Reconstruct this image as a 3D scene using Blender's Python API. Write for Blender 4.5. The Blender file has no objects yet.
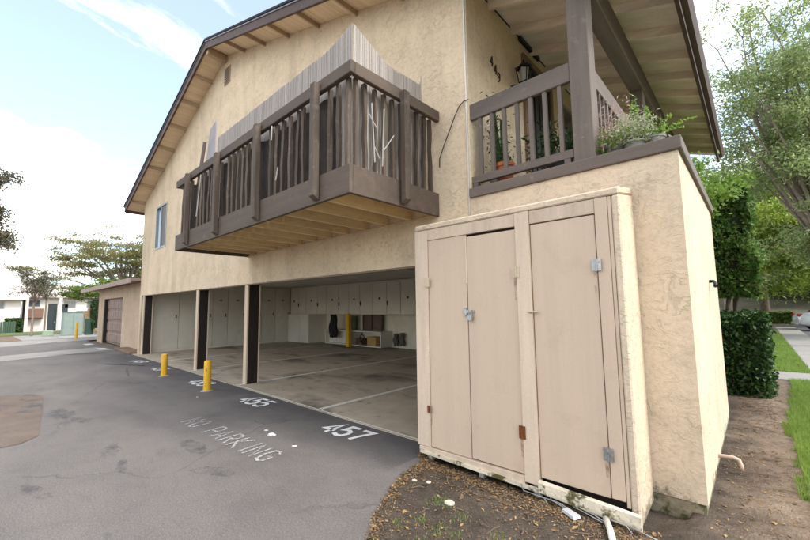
import bpy, bmesh, math, random
import numpy as np
from mathutils import Vector, Matrix
random.seed(7); RNG = np.random.default_rng(7)
scene = bpy.context.scene
COL = scene.collection
rad = math.radians

# ------------------------------------------------------------------ camera
def cam_matrix(yaw, pitch, roll, loc):
    f = Vector((-math.sin(yaw)*math.cos(pitch), math.cos(yaw)*math.cos(pitch), math.sin(pitch)))
    r = Vector((math.cos(yaw), math.sin(yaw), 0)); u = r.cross(f)
    r2 = math.cos(roll)*r + math.sin(roll)*u; u2 = -math.sin(roll)*r + math.cos(roll)*u
    m = Matrix((r2, u2, -f)).transposed().to_4x4(); m.translation = loc
    return m
cd = bpy.data.cameras.new('camera'); cam = bpy.data.objects.new('camera', cd); COL.objects.link(cam)
cd.sensor_width = 36; cd.lens = 16.794; cd.clip_start = .05; cd.clip_end = 2000
cam.matrix_world = cam_matrix(rad(42.6258), rad(5.5168), rad(-.7619), (0, 0, 1.62))
scene.camera = cam

# ------------------------------------------------------------------ sky and sun
SUN_EL, SUN_AZ = 47, 80            # azimuth measured from +Y towards +X
w = bpy.data.worlds.new('World'); scene.world = w; w.use_nodes = True
nt = w.node_tree; nt.nodes.clear()
def N(t, kind, **kw):
    n = t.nodes.new(kind)
    for k, v in kw.items():
        if k in n.inputs: n.inputs[k].default_value = v
        else: setattr(n, k, v)
    return n
sky = N(nt, 'ShaderNodeTexSky', sky_type='NISHITA', sun_disc=False)
sky.sun_elevation = rad(SUN_EL); sky.sun_rotation = rad(SUN_AZ)
sky.air_density = 1.0; sky.dust_density = 2.2; sky.ozone_density = 1.6
tc = N(nt, 'ShaderNodeTexCoord')
sep = N(nt, 'ShaderNodeSeparateXYZ'); nt.links.new(tc.outputs['Generated'], sep.inputs[0])
def math_n(t, op, a, b=None, c=None, clamp=False):
    n = t.nodes.new('ShaderNodeMath'); n.operation = op; n.use_clamp = clamp
    for i, v in enumerate((a, b, c)):
        if v is None: continue
        if isinstance(v, (int, float)): n.inputs[i].default_value = v
        else: t.links.new(v, n.inputs[i])
    return n.outputs[0]
zz = math_n(nt, 'ADD', math_n(nt, 'MAXIMUM', sep.outputs[2], 0.0), .22)
cx = math_n(nt, 'DIVIDE', sep.outputs[0], zz); cy = math_n(nt, 'DIVIDE', sep.outputs[1], zz)
comb = N(nt, 'ShaderNodeCombineXYZ'); nt.links.new(cx, comb.inputs[0]); nt.links.new(cy, comb.inputs[1]); comb.inputs[2].default_value = 3.1
mp = N(nt, 'ShaderNodeMapping'); nt.links.new(comb.outputs[0], mp.inputs[0]); mp.inputs['Rotation'].default_value = (0, 0, .5); mp.inputs['Scale'].default_value = (1.0, .62, 1); mp.inputs['Location'].default_value = (.35, 2.15, 0)
cn = N(nt, 'ShaderNodeTexNoise', Scale=1.25, Detail=9.0, Roughness=.6, Distortion=.35); nt.links.new(mp.outputs[0], cn.inputs['Vector'])
cr = N(nt, 'ShaderNodeValToRGB'); nt.links.new(cn.outputs[0], cr.inputs[0])
cr.color_ramp.elements[0].position = .46; cr.color_ramp.elements[0].color = (.10, .10, .10, 1)
cr.color_ramp.elements[1].position = .645; cr.color_ramp.elements[1].color = (1, 1, 1, 1)
mixc = N(nt, 'ShaderNodeMixRGB'); nt.links.new(cr.outputs[0], mixc.inputs[0]); tint = N(nt, 'ShaderNodeMixRGB', blend_type='MULTIPLY'); tint.inputs[0].default_value = 1; tint.inputs[2].default_value = (.98, 1.07, 1.04, 1); nt.links.new(sky.outputs[0], tint.inputs[1]); nt.links.new(tint.outputs[0], mixc.inputs[1])
mixc.inputs[2].default_value = (9.9, 9.2, 8.45, 1)
bg = N(nt, 'ShaderNodeBackground', Strength=.10); nt.links.new(mixc.outputs[0], bg.inputs[0])
wo = N(nt, 'ShaderNodeOutputWorld'); nt.links.new(bg.outputs[0], wo.inputs[0])

sl = bpy.data.lights.new('sun', 'SUN'); sun = bpy.data.objects.new('sun', sl); COL.objects.link(sun)
sl.energy = .75; sl.angle = rad(12); sl.color = (1, .965, .92)
sd = Vector((math.sin(rad(SUN_AZ))*math.cos(rad(SUN_EL)), math.cos(rad(SUN_AZ))*math.cos(rad(SUN_EL)), math.sin(rad(SUN_EL))))
sun.rotation_euler = sd.to_track_quat('Z', 'Y').to_euler(); sun.location = (30, 20, 40)

vs = scene.view_settings
vs.view_transform = 'Standard'; vs.look = 'None'; vs.exposure = 1.9; vs.gamma = 1; vs.use_curve_mapping = False

# ------------------------------------------------------------------ helpers
def link(o, parent=None):
    COL.objects.link(o)
    if parent is not None:
        o.parent = parent
        o.matrix_parent_inverse = Matrix.Translation(-parent.location) if parent.type == 'EMPTY' else Matrix.Identity(4)
        if parent.type != 'EMPTY' and tuple(parent.location) != (0, 0, 0):
            o.matrix_parent_inverse = Matrix.Translation(-parent.location)
    return o
def tag(o, label=None, cat=None, group=None, kind=None):
    for k, v in (('label', label), ('category', cat), ('group', group), ('kind', kind)):
        if v: o[k] = v
    return o
def thing(name, loc, label, cat, group=None):
    o = bpy.data.objects.new(name, None); o.empty_display_size = .1; o.location = loc; link(o)
    return tag(o, label, cat, group)

class MB:
    def __init__(s): s.v = []; s.f = []
    def add(s, vs, fs):
        b = len(s.v); s.v += [tuple(p) for p in vs]; s.f += [tuple(b+i for i in q) for q in fs]; return s
    def box(s, x0, x1, y0, y1, z0, z1):
        return s.add([(x0,y0,z0),(x1,y0,z0),(x1,y1,z0),(x0,y1,z0),(x0,y0,z1),(x1,y0,z1),(x1,y1,z1),(x0,y1,z1)],
                     [(0,3,2,1),(4,5,6,7),(0,1,5,4),(1,2,6,5),(2,3,7,6),(3,0,4,7)])
    def hexa(s, p):   # 8 points, bottom ring then top ring
        return s.add(p, [(0,3,2,1),(4,5,6,7),(0,1,5,4),(1,2,6,5),(2,3,7,6),(3,0,4,7)])
    def beam(s, a, b, wd, h, up=(0,0,1)):
        a = Vector(a); b = Vector(b); d = (b-a).normalized(); up = Vector(up)
        r = d.cross(up); r = r.normalized() if r.length > 1e-5 else Vector((1,0,0)); u = r.cross(d)
        P = []
        for q in (a, b):
            P += [q - r*wd/2 - u*h/2, q + r*wd/2 - u*h/2, q + r*wd/2 + u*h/2, q - r*wd/2 + u*h/2]
        return s.add(P, [(0,1,2,3),(4,7,6,5),(0,4,5,1),(1,5,6,2),(2,6,7,3),(3,7,4,0)])
    def tube(s, pts, r, n=8, cap=True):
        pts = [Vector(p) for p in pts]; R = r if hasattr(r, '__len__') else [r]*len(pts)
        ring = []; b = len(s.v); prev = None
        for i, p in enumerate(pts):
            d = (pts[min(i+1, len(pts)-1)] - pts[max(i-1, 0)])
            d = d.normalized() if d.length > 1e-9 else Vector((0,0,1))
            if prev is None:
                x = d.cross(Vector((0,0,1)));  x = x.normalized() if x.length > .05 else d.cross(Vector((1,0,0))).normalized()
            else:
                x = prev - d*prev.dot(d); x = x.normalized() if x.length > 1e-6 else d.cross(Vector((1,0,0))).normalized()
            prev = x; y = d.cross(x)
            for k in range(n):
                a = 2*math.pi*k/n; s.v.append(tuple(p + (x*math.cos(a) + y*math.sin(a))*R[i]))
        for i in range(len(pts)-1):
            for k in range(n):
                s.f.append((b+i*n+k, b+i*n+(k+1) % n, b+(i+1)*n+(k+1) % n, b+(i+1)*n+k))
        if cap:
            s.f.append(tuple(b+k for k in range(n))[::-1]); s.f.append(tuple(b+(len(pts)-1)*n+k for k in range(n)))
        return s
    def lathe(s, c, prof, n=20):
        b = len(s.v)
        for r, z in prof:
            for k in range(n):
                a = 2*math.pi*k/n; s.v.append((c[0]+r*math.cos(a), c[1]+r*math.sin(a), c[2]+z))
        for i in range(len(prof)-1):
            for k in range(n): s.f.append((b+i*n+k, b+i*n+(k+1) % n, b+(i+1)*n+(k+1) % n, b+(i+1)*n+k))
        s.f.append(tuple(b+k for k in range(n))[::-1]); s.f.append(tuple(b+(len(prof)-1)*n+k for k in range(n)))
        return s
    def prism(s, poly, axis, a, b):   # poly of 2d points, extruded along axis
        def P(q, t): return {'x': (t, q[0], q[1]), 'y': (q[0], t, q[1]), 'z': (q[0], q[1], t)}[axis]
        n = len(poly)
        return s.add([P(q, a) for q in poly] + [P(q, b) for q in poly],
                     [tuple(range(n)), tuple(range(2*n-1, n-1, -1))] + [(i, (i+1) % n + 0, (i+1) % n + n, i+n)[::-1] for i in range(n)])
    def build(s, name, mat, parent=None, bevel=0, smooth=False, label=None, cat=None, group=None, kind=None, fixn=True):
        me = bpy.data.meshes.new(name); me.from_pydata(s.v, [], s.f)
        if fixn or bevel:
            bm = bmesh.new(); bm.from_mesh(me)
            if fixn: bmesh.ops.recalc_face_normals(bm, faces=bm.faces)
            if bevel: bmesh.ops.bevel(bm, geom=bm.edges[:], offset=bevel, segments=1, affect='EDGES', clamp_overlap=True)
            bm.to_mesh(me); bm.free()
        if smooth: me.polygons.foreach_set('use_smooth', [True]*len(me.polygons))
        me.materials.append(mat); o = bpy.data.objects.new(name, me); link(o, parent)
        return tag(o, label, cat, group, kind)
def inst(src, name, loc, parent, rot=None, scale=None):
    o = bpy.data.objects.new(name, src); o.location = loc
    if rot: o.rotation_euler = rot
    if scale: o.scale = scale
    return link(o, parent)
def np_mesh(name, V, F, mat, parent=None, **kw):
    me = bpy.data.meshes.new(name); V = np.asarray(V, dtype=np.float32); F = np.asarray(F, dtype=np.int32); k = F.shape[1]
    me.vertices.add(len(V)); me.vertices.foreach_set('co', V.ravel())
    me.loops.add(F.size); me.loops.foreach_set('vertex_index', F.ravel())
    me.polygons.add(len(F)); me.polygons.foreach_set('loop_start', np.arange(0, F.size, k, dtype=np.int32))
    me.polygons.foreach_set('loop_total', np.full(len(F), k, dtype=np.int32))
    me.update(calc_edges=True); me.validate(); me.materials.append(mat)
    if kw.pop('smooth', False): me.polygons.foreach_set('use_smooth', np.ones(len(F), dtype=bool))
    o = bpy.data.objects.new(name, me); link(o, parent); return tag(o, **kw)
def leaf_geo(C, size, ratio=.5, up=0.0, droop=0.0):
    n = len(C); size = size*RNG.uniform(.6, 1.35, n)[:, None] if np.isscalar(size) else size[:, None]
    a = RNG.normal(size=(n, 3)); a[:, 2] -= droop; a /= np.linalg.norm(a, axis=1)[:, None]
    b = RNG.normal(size=(n, 3)); b[:, 2] *= (1-up); b = b - a*np.sum(a*b, 1)[:, None]; b /= np.linalg.norm(b, axis=1)[:, None]
    nrm = np.cross(a, b)
    V = np.stack([C - a*size*.5, C + b*size*ratio*.5 + nrm*size*.08, C + a*size*.5, C - b*size*ratio*.5 + nrm*size*.08], 1).reshape(-1, 3)
    return V, np.arange(n*4).reshape(-1, 4)

# ------------------------------------------------------------------ materials
def new_mat(name):
    m = bpy.data.materials.new(name); m.use_nodes = True; t = m.node_tree; t.nodes.clear()
    out = t.nodes.new('ShaderNodeOutputMaterial'); p = t.nodes.new('ShaderNodeBsdfPrincipled'); t.links.new(p.outputs[0], out.inputs[0])
    return m, t, p, out
def pos(t, scale=(1,1,1), loc=(0,0,0), rot=(0,0,0)):
    g = t.nodes.new('ShaderNodeNewGeometry'); m = t.nodes.new('ShaderNodeMapping')
    m.inputs['Scale'].default_value = scale; m.inputs['Location'].default_value = loc; m.inputs['Rotation'].default_value = rot
    t.links.new(g.outputs['Position'], m.inputs[0]); return m.outputs[0]
def noise(t, vec, scale, detail=5, rough=.55, dist=0):
    n = N(t, 'ShaderNodeTexNoise', Scale=scale, Detail=float(detail), Roughness=rough, Distortion=float(dist)); t.links.new(vec, n.inputs['Vector']); return n.outputs[0]
def ramp(t, val, stops):
    r = t.nodes.new('ShaderNodeValToRGB'); t.links.new(val, r.inputs[0]); e = r.color_ramp.elements
    while len(e) < len(stops): e.new(.5)
    for i, (p, c) in enumerate(stops):
        e[i].position = p; e[i].color = (c, c, c, 1) if isinstance(c, (int, float)) else (*c, 1)
    return r.outputs[0]
def mix(t, fac, a, b, mode='MIX'):
    n = t.nodes.new('ShaderNodeMixRGB'); n.blend_type = mode
    for i, v in enumerate((fac, a, b)):
        if isinstance(v, (int, float)): n.inputs[i].default_value = v if i == 0 else (v, v, v, 1)
        elif isinstance(v, tuple): n.inputs[i].default_value = (*v, 1)
        else: t.links.new(v, n.inputs[i])
    return n.outputs[0]
def bump(t, p, h, strength, dist):
    b = N(t, 'ShaderNodeBump', Strength=strength, Distance=dist); t.links.new(h, b.inputs['Height']); t.links.new(b.outputs[0], p.inputs['Normal']); return b
MATS = {}
def simple(name, col, rough=.8, var=.18, vs=(3,3,3), fine=.08, fscale=40, bmp=.15, bscale=(60,60,60), metal=0., spec=.35, rnd=.0, wear=None, wscale=6, wcut=(.58,.66)):
    if name in MATS: return MATS[name]
    m, t, p, o = new_mat(name)
    n1 = noise(t, pos(t, vs), 1., 5, .6); n2 = noise(t, pos(t), fscale, 3)
    lo = tuple(c*(1-var) for c in col); hi = tuple(min(1, c*(1+var)) for c in col)
    c = ramp(t, n1, [(.3, lo), (.7, hi)])
    c = mix(t, 1., c, ramp(t, n2, [(.3, 1-fine), (.7, 1.0)]), 'MULTIPLY')
    if wear:
        wn = noise(t, pos(t, (1,1,1), (3,7,1)), wscale, 7, .7); c = mix(t, ramp(t, wn, [(wcut[0], 0.), (wcut[1], 1.)]), c, wear)
    if rnd:
        oi = t.nodes.new('ShaderNodeObjectInfo'); c = mix(t, 1., c, ramp(t, oi.outputs['Random'], [(0., 1-rnd), (1., 1.)]), 'MULTIPLY')
    t.links.new(c, p.inputs['Base Color']); p.inputs['Roughness'].default_value = rough; p.inputs['Metallic'].default_value = metal
    p.inputs['Specular IOR Level'].default_value = spec
    if bmp: bump(t, p, noise(t, pos(t, bscale), 1., 5, .6), bmp, .01)
    MATS[name] = m; return m

def stucco(name, col, dirty=False):
    m, t, p, o = new_mat(name)
    big = noise(t, pos(t, (.35,.35,.5)), 1., 6, .6)
    c = ramp(t, big, [(.25, tuple(x*.80 for x in col)), (.55, col), (.8, tuple(min(1, x*1.07) for x in col))])
    strk = noise(t, pos(t, (2.2,2.2,.22)), 1., 5, .62)
    c = mix(t, .6, c, ramp(t, strk, [(.3, .76), (.5, 1.), (.8, 1.05)]), 'MULTIPLY')
    blot = noise(t, pos(t, (1,1,1), (3,3,8)), 3.2, 6, .7); c = mix(t, .6, c, ramp(t, blot, [(.30, .78), (.48, 1.), (.7, 1.06)]), 'MULTIPLY')
    # skip-trowel patches with thin broken edges
    pl = noise(t, pos(t, (1,1,1.25)), 6.5, 5, .55, .9)
    ed = ramp(t, math_n(t, 'ABSOLUTE', math_n(t, 'SUBTRACT', pl, .5)), [(0., 1.), (.018, .5), (.04, 0.)])
    edm = ramp(t, noise(t, pos(t, (1,1,1), (6,1,3)), 2.1, 5, .65), [(.44, 0.), (.58, 1.)]); ed = math_n(t, 'MULTIPLY', ed, edm)
    plr = ramp(t, pl, [(.47, 0.), (.53, 1.)])
    sand = noise(t, pos(t), 110, 4, .7); mid = noise(t, pos(t), 24, 6, .68)
    h = math_n(t, 'ADD', math_n(t, 'MULTIPLY', plr, .30), math_n(t, 'ADD', math_n(t, 'MULTIPLY', sand, .40), math_n(t, 'MULTIPLY', mid, 1.0)))
    h = math_n(t, 'SUBTRACT', h, math_n(t, 'MULTIPLY', ed, .7))
    c = mix(t, math_n(t, 'MULTIPLY', ed, .24), c, tuple(x*.5 for x in col))
    c = mix(t, .5, c, ramp(t, mid, [(.28, .66), (.5, 1.), (.72, 1.10)]), 'MULTIPLY')
    c = mix(t, .55, c, ramp(t, sand, [(.3, .80), (.65, 1.04)]), 'MULTIPLY')
    # hairline cracks
    cv = N(t, 'ShaderNodeTexVoronoi', feature='DISTANCE_TO_EDGE', Scale=.55)
    wv = t.nodes.new('ShaderNodeVectorMath'); wv.operation = 'MULTIPLY_ADD'
    nn = N(t, 'ShaderNodeTexNoise', Scale=3., Detail=4.); t.links.new(pos(t), nn.inputs['Vector'])
    t.links.new(nn.outputs['Color'], wv.inputs[0]); wv.inputs[1].default_value = (.5,.5,.5); t.links.new(pos(t), wv.inputs[2])
    t.links.new(wv.outputs[0], cv.inputs['Vector'])
    ck = ramp(t, cv.outputs['Distance'], [(0., 1.), (.006, 0.)]); ckm = ramp(t, noise(t, pos(t, (1,1,1), (9,2,5)), .8, 2), [(.53, 0.), (.6, 1.)])
    c = mix(t, math_n(t, 'MULTIPLY', math_n(t, 'MULTIPLY', ck, ckm), .5), c, tuple(x*.45 for x in col))
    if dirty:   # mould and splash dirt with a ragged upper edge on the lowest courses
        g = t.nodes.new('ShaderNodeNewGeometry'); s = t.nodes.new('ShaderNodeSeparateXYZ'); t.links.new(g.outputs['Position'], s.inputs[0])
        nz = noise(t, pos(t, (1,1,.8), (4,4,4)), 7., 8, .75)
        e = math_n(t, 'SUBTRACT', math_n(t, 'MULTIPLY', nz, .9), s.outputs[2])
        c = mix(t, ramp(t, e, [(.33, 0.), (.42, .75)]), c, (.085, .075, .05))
    t.links.new(c, p.inputs['Base Color']); p.inputs['Roughness'].default_value = .92; p.inputs['Specular IOR Level'].default_value = .2
    bump(t, p, h, .6, .013)
    return m
def leaves(name, cols, trans=.35, rough=.55):
    m, t, p, o = new_mat(name)
    g = t.nodes.new('ShaderNodeNewGeometry')
    stops = [(i/(max(1, len(cols)-1)), c) for i, c in enumerate(cols)]
    c = ramp(t, g.outputs['Random Per Island'], stops)
    c = mix(t, .6, c, ramp(t, noise(t, pos(t), 1.3, 3), [(.3, .7), (.7, 1.15)]), 'MULTIPLY')
    t.links.new(c, p.inputs['Base Color']); p.inputs['Roughness'].default_value = rough; p.inputs['Specular IOR Level'].default_value = .3
    tr = t.nodes.new('ShaderNodeBsdfTranslucent'); t.links.new(c, tr.inputs[0])
    ms = t.nodes.new('ShaderNodeMixShader'); ms.inputs[0].default_value = trans
    t.links.new(p.outputs[0], ms.inputs[1]); t.links.new(tr.outputs[0], ms.inputs[2]); t.links.new(ms.outputs[0], o.inputs[0])
    return m

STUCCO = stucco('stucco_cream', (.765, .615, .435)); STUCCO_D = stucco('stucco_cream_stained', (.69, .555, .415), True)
STUCCO_A = stucco('stucco_annex', (.56, .42, .30)); 
BROWN = simple('weathered_brown_paint_x', (.122, .089, .068), .72, .22, (.7,9,9), .15, 60, .25, (4,90,90), rnd=.18, wear=(.19,.165,.15), wscale=9, wcut=(.62,.72))
BROWN_Z = simple('weathered_brown_paint_z', (.132, .097, .073), .75, .4, (9,9,.8), .18, 60, .3, (90,90,4), rnd=.35, wear=(.22,.185,.16), wscale=8, wcut=(.56,.70))
BROWN_Y = simple('weathered_brown_paint_y', (.122, .089, .068), .72, .22, (9,.7,9), .15, 60, .25, (90,4,90), rnd=.2, wear=(.19,.165,.15), wscale=9, wcut=(.62,.72))
LAND_X = simple('hazed_brown_paint_x', (.165, .130, .110), .7, .2, (.7,9,9), .12, 60, .2, (4,90,90), rnd=.12, wear=(.23,.19,.165), wscale=9, wcut=(.6,.72))  # landing wood: brown paint lightened, with some lens haze put into the colour
LAND_Z = simple('hazed_brown_paint_z', (.165, .130, .110), .7, .2, (9,9,.8), .12, 60, .2, (90,90,4), rnd=.12, wear=(.23,.19,.165), wscale=9, wcut=(.6,.72))
LAND_Y = simple('hazed_brown_paint_y', (.165, .130, .110), .7, .2, (9,.7,9), .12, 60, .2, (90,4,90), rnd=.12, wear=(.23,.19,.165), wscale=9, wcut=(.6,.72))
DARKPOST = simple('dark_post_paint', (.022, .014, .012), .55, .3, (8,8,1.2), .2, 50, .2, (60,60,6), wear=(.09,.07,.06), wscale=14, wcut=(.66,.7))
FASCIA = simple('brown_fascia_paint', (.088, .052, .043), .6, .2, (2,2,6), .12, 50, .15, wear=(.15,.10,.085), wscale=7, wcut=(.62,.7))
SHINGLE = simple('roof_shingle', (.05, .05, .058), .9, .3, (5,5,5), .3, 90, .6, (40,40,40))
DRIP = simple('grey_drip_edge', (.34, .34, .37), .45, .1, metal=.6)
SOFFIT = simple('cream_soffit_boards', (.80, .63, .44), .8, .13, (9,.9,9), .1, 40, .2, (70,6,70))
SOFFIT_X = simple('tan_soffit_boards', (.86, .75, .62), .8, .12, (1.2,6,6), .1, 40, .2, (6,70,70), wear=(.72,.60,.48), wscale=3, wcut=(.55,.75))
RAFT = simple('cream_rafter_paint', (.85, .73, .59), .75, .15, (1,8,8), .1, 40, .15, (5,60,60), rnd=.12)
JOIST = simple('yellowed_joist_paint', (.80, .61, .345), .75, .2, (6,1.,6), .12, 40, .2, (60,5,60), rnd=.18, wear=(.60,.44,.24), wscale=6, wcut=(.58,.7))
TRIM = simple('cream_trim_paint', (.61, .48, .36), .65, .14, (9,9,.8), .09, 50, .18, (50,50,5), rnd=.08, wear=(.45,.34,.24), wscale=16, wcut=(.67,.72))
TRIM2 = simple('pale_trim_paint', (.64, .51, .385), .65, .14, (9,9,.8), .09, 50, .18, (50,50,5), wear=(.42,.30,.2), wscale=16, wcut=(.66,.71))
DOORP = simple('beige_door_paint', (.575, .44, .33), .55, .045, (10,10,.45), .06, 70, .22, (70,70,3), wear=(.49,.365,.265), wscale=3.2, wcut=(.55,.80))
ROTTEN = simple('rotten_white_board', (.70, .61, .47), .85, .25, (2,12,12), .2, 50, .5, (6,60,60), wear=(.10,.085,.03), wscale=7, wcut=(.53,.60))
WHITEP = simple('off_white_cabinet_paint', (.74, .69, .59), .6, .08, (1,1,1), .05, 40, .06, rnd=.1, wear=(.62,.57,.48), wscale=2.5, wcut=(.6,.8))
WHITEC = simple('grey_white_closet_paint', (.68, .63, .54), .65, .1, (1,1,1), .06, 40, .06, rnd=.08, wear=(.54,.49,.41), wscale=2.2, wcut=(.55,.75))
CEIL = simple('carport_ceiling_paint', (.60, .58, .53), .85, .1)
DARKM = simple('dark_metal', (.03, .03, .03), .45, .2, metal=.6)
STEEL = simple('galvanised_steel', (.42, .42, .42), .4, .25, (30,30,30), metal=.8, wear=(.22,.10,.04), wscale=40, wcut=(.6,.68))
RUST = simple('rusty_hinge', (.20, .065, .02), .85, .4, (60,60,60), .3, 90, .6, (150,150,150))
CREAMHW = simple('painted_hinge', (.58, .47, .34), .6, .15, (30,30,30), wear=(.25,.13,.06), wscale=45, wcut=(.6,.66))
YELLOW = simple('yellow_bollard_paint', (.72, .40, .025), .5, .15, (6,6,2), .1, 60, .15, (40,40,40), wear=(.16,.09,.03), wscale=9, wcut=(.62,.66))
CONC = simple('grey_concrete', (.40, .37, .33), .9, .2, (2,2,2), .2, 60, .4, (50,50,50))
PAVE = simple('pale_concrete_paving', (.30, .28, .255), .9, .12, (1,1,1), .12, 50, .25, (60,60,60))
FOOT = simple('mossy_footing', (.30, .25, .165), .95, .35, (8,8,8), .25, 50, .8, (30,30,30), wear=(.07,.07,.03), wscale=9, wcut=(.5,.6))
REED = simple('grey_reed', (.45, .40, .365), .8, .34, (60,60,1.), .2, 80, .2, (200,200,8), rnd=.1)
PVC = simple('white_pvc', (.75, .70, .62), .4, .1)
TERRA = simple('terracotta', (.46, .15, .06), .8, .15)
BLACKP = simple('black_cable', (.015, .015, .015), .5, .1, bmp=0)
WHITEW = simple('white_conduit', (.75, .73, .70), .5, .06, bmp=.05)
ALU = simple('grey_aluminium', (.33, .33, .34), .4, .1, metal=.5, bmp=.03)
BARK = simple('grey_brown_bark', (.155, .115, .09), .95, .35, (8,8,2), .3, 40, .9, (30,30,8))
BARK_P = simple('pale_bark', (.26, .21, .175), .95, .3, (8,8,2), .3, 40, .8, (30,30,8))
def glass_mat(name, col, rough=.05):
    m, t, p, o = new_mat(name); p.inputs['Base Color'].default_value = (*col, 1); p.inputs['Roughness'].default_value = rough
    p.inputs['Specular IOR Level'].default_value = .9; bump(t, p, noise(t, pos(t), 1.5, 2), .03, .02); return m
PANE = glass_mat('window_pane', (.10, .12, .14)); PANE_D = glass_mat('dark_pane', (.02, .025, .03))

# asphalt
def asphalt_mat():
    m, t, p, o = new_mat('worn_asphalt')
    P = pos(t)
    big = noise(t, pos(t, (.35,.8,1)), 1., 6, .62, .6); med = noise(t, P, 2.4, 6, .65, .4); sp = noise(t, P, 150, 3, .8); sp2 = noise(t, P, 55, 4, .75)
    c = ramp(t, big, [(.25, (.118,.107,.101)), (.5, (.152,.136,.127)), (.75, (.182,.163,.150))])
    c = mix(t, .85, c, ramp(t, med, [(.25, .84), (.5, 1.), (.78, 1.10)]), 'MULTIPLY')
    g = t.nodes.new('ShaderNodeNewGeometry'); s = t.nodes.new('ShaderNodeSeparateXYZ'); t.links.new(g.outputs['Position'], s.inputs[0])
    # newer black sealed strip along the slab edge, ragged border
    e = math_n(t, 'ADD', s.outputs[1], math_n(t, 'MULTIPLY', math_n(t, 'SUBTRACT', noise(t, pos(t, (.6,1,1)), 1.1, 6, .6), .5), 1.6))
    xr = math_n(t, 'LESS_THAN', math_n(t, 'ABSOLUTE', math_n(t, 'ADD', s.outputs[0], 10.2)), 7.4)
    band = math_n(t, 'MULTIPLY', ramp(t, math_n(t, 'MULTIPLY', e, .2), [(.50, 0.), (.68, .8)]), xr)
    c = mix(t, band, c, (.076,.070,.070))
    # dark drips and tyre marks
    oil = ramp(t, noise(t, pos(t, (.55,1.5,1), (5,1,0)), 1.5, 5, .6, .5), [(.62, 0.), (.72, .6)]); c = mix(t, oil, c, (.085,.082,.085))
    dust = ramp(t, noise(t, pos(t, (.9,.9,1), (1,8,0)), .8, 7, .7), [(.50, 0.), (.75, .55)]); c = mix(t, dust, c, (.20,.178,.162))
    # cracks
    nn = N(t, 'ShaderNodeTexNoise', Scale=2.2, Detail=6.); t.links.new(P, nn.inputs['Vector'])
    wv = t.nodes.new('ShaderNodeVectorMath'); wv.operation = 'MULTIPLY_ADD'; t.links.new(nn.outputs['Color'], wv.inputs[0]); wv.inputs[1].default_value = (.5,.5,0); t.links.new(P, wv.inputs[2])
    cv = N(t, 'ShaderNodeTexVoronoi', feature='DISTANCE_TO_EDGE', Scale=.42); t.links.new(wv.outputs[0], cv.inputs['Vector'])
    ck = ramp(t, cv.outputs['Distance'], [(0., 1.), (.005, .6), (.011, 0.)]); ckm = ramp(t, noise(t, pos(t, (1,1,1), (2,5,0)), .5, 3), [(.46, 0.), (.58, 1.)])
    ckk = math_n(t, 'MULTIPLY', ck, ckm); c = mix(t, math_n(t, 'MULTIPLY', ckk, .35), c, (.05,.047,.047))
    c = mix(t, .95, c, ramp(t, sp, [(.3, .50), (.5, 1.), (.72, 1.9)]), 'MULTIPLY'); c = mix(t, .8, c, ramp(t, sp2, [(.3, .62), (.7, 1.3)]), 'MULTIPLY')
    t.links.new(c, p.inputs['Base Color']); p.inputs['Roughness'].default_value = .88; p.inputs['Specular IOR Level'].default_value = .3
    h = math_n(t, 'SUBTRACT', math_n(t, 'ADD', sp, math_n(t, 'MULTIPLY', sp2, .7)), math_n(t, 'MULTIPLY', ckk, 2.)); bump(t, p, h, .5, .006)
    return m
ASPHALT = asphalt_mat()
PATCH = simple('brown_asphalt_patch', (.20, .152, .122), .95, .2, (2,2,2), .4, 150, .7, (120,120,120), wear=(.09,.085,.085), wscale=1.5, wcut=(.55,.62))
def slab_mat():
    m, t, p, o = new_mat('carport_concrete')
    P = pos(t); big = noise(t, pos(t, (.5,.5,1)), 1., 6, .6); med = noise(t, P, 3, 6, .6); sp = noise(t, P, 120, 3, .7)
    c = ramp(t, big, [(.3, (.36,.29,.21)), (.7, (.50,.42,.32))])
    c = mix(t, .7, c, ramp(t, med, [(.3, .78), (.7, 1.08)]), 'MULTIPLY')
    oil = ramp(t, noise(t, pos(t, (.42,.8,1), (3,2,0)), 1.15, 6, .62, .4), [(.53, 0.), (.66, .85)]); c = mix(t, oil, c, (.085,.07,.052))
    sm = ramp(t, noise(t, pos(t, (1.4,1.4,1), (7,1,0)), 2.2, 6, .7, .4), [(.60, 0.), (.66, .7)]); c = mix(t, sm, c, (.12,.095,.07))
    c = mix(t, .5, c, ramp(t, sp, [(.3, .8), (.7, 1.1)]), 'MULTIPLY')
    t.links.new(c, p.inputs['Base Color']); p.inputs['Roughness'].default_value = .8; bump(t, p, sp, .25, .004); return m
SLAB = slab_mat()
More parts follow.
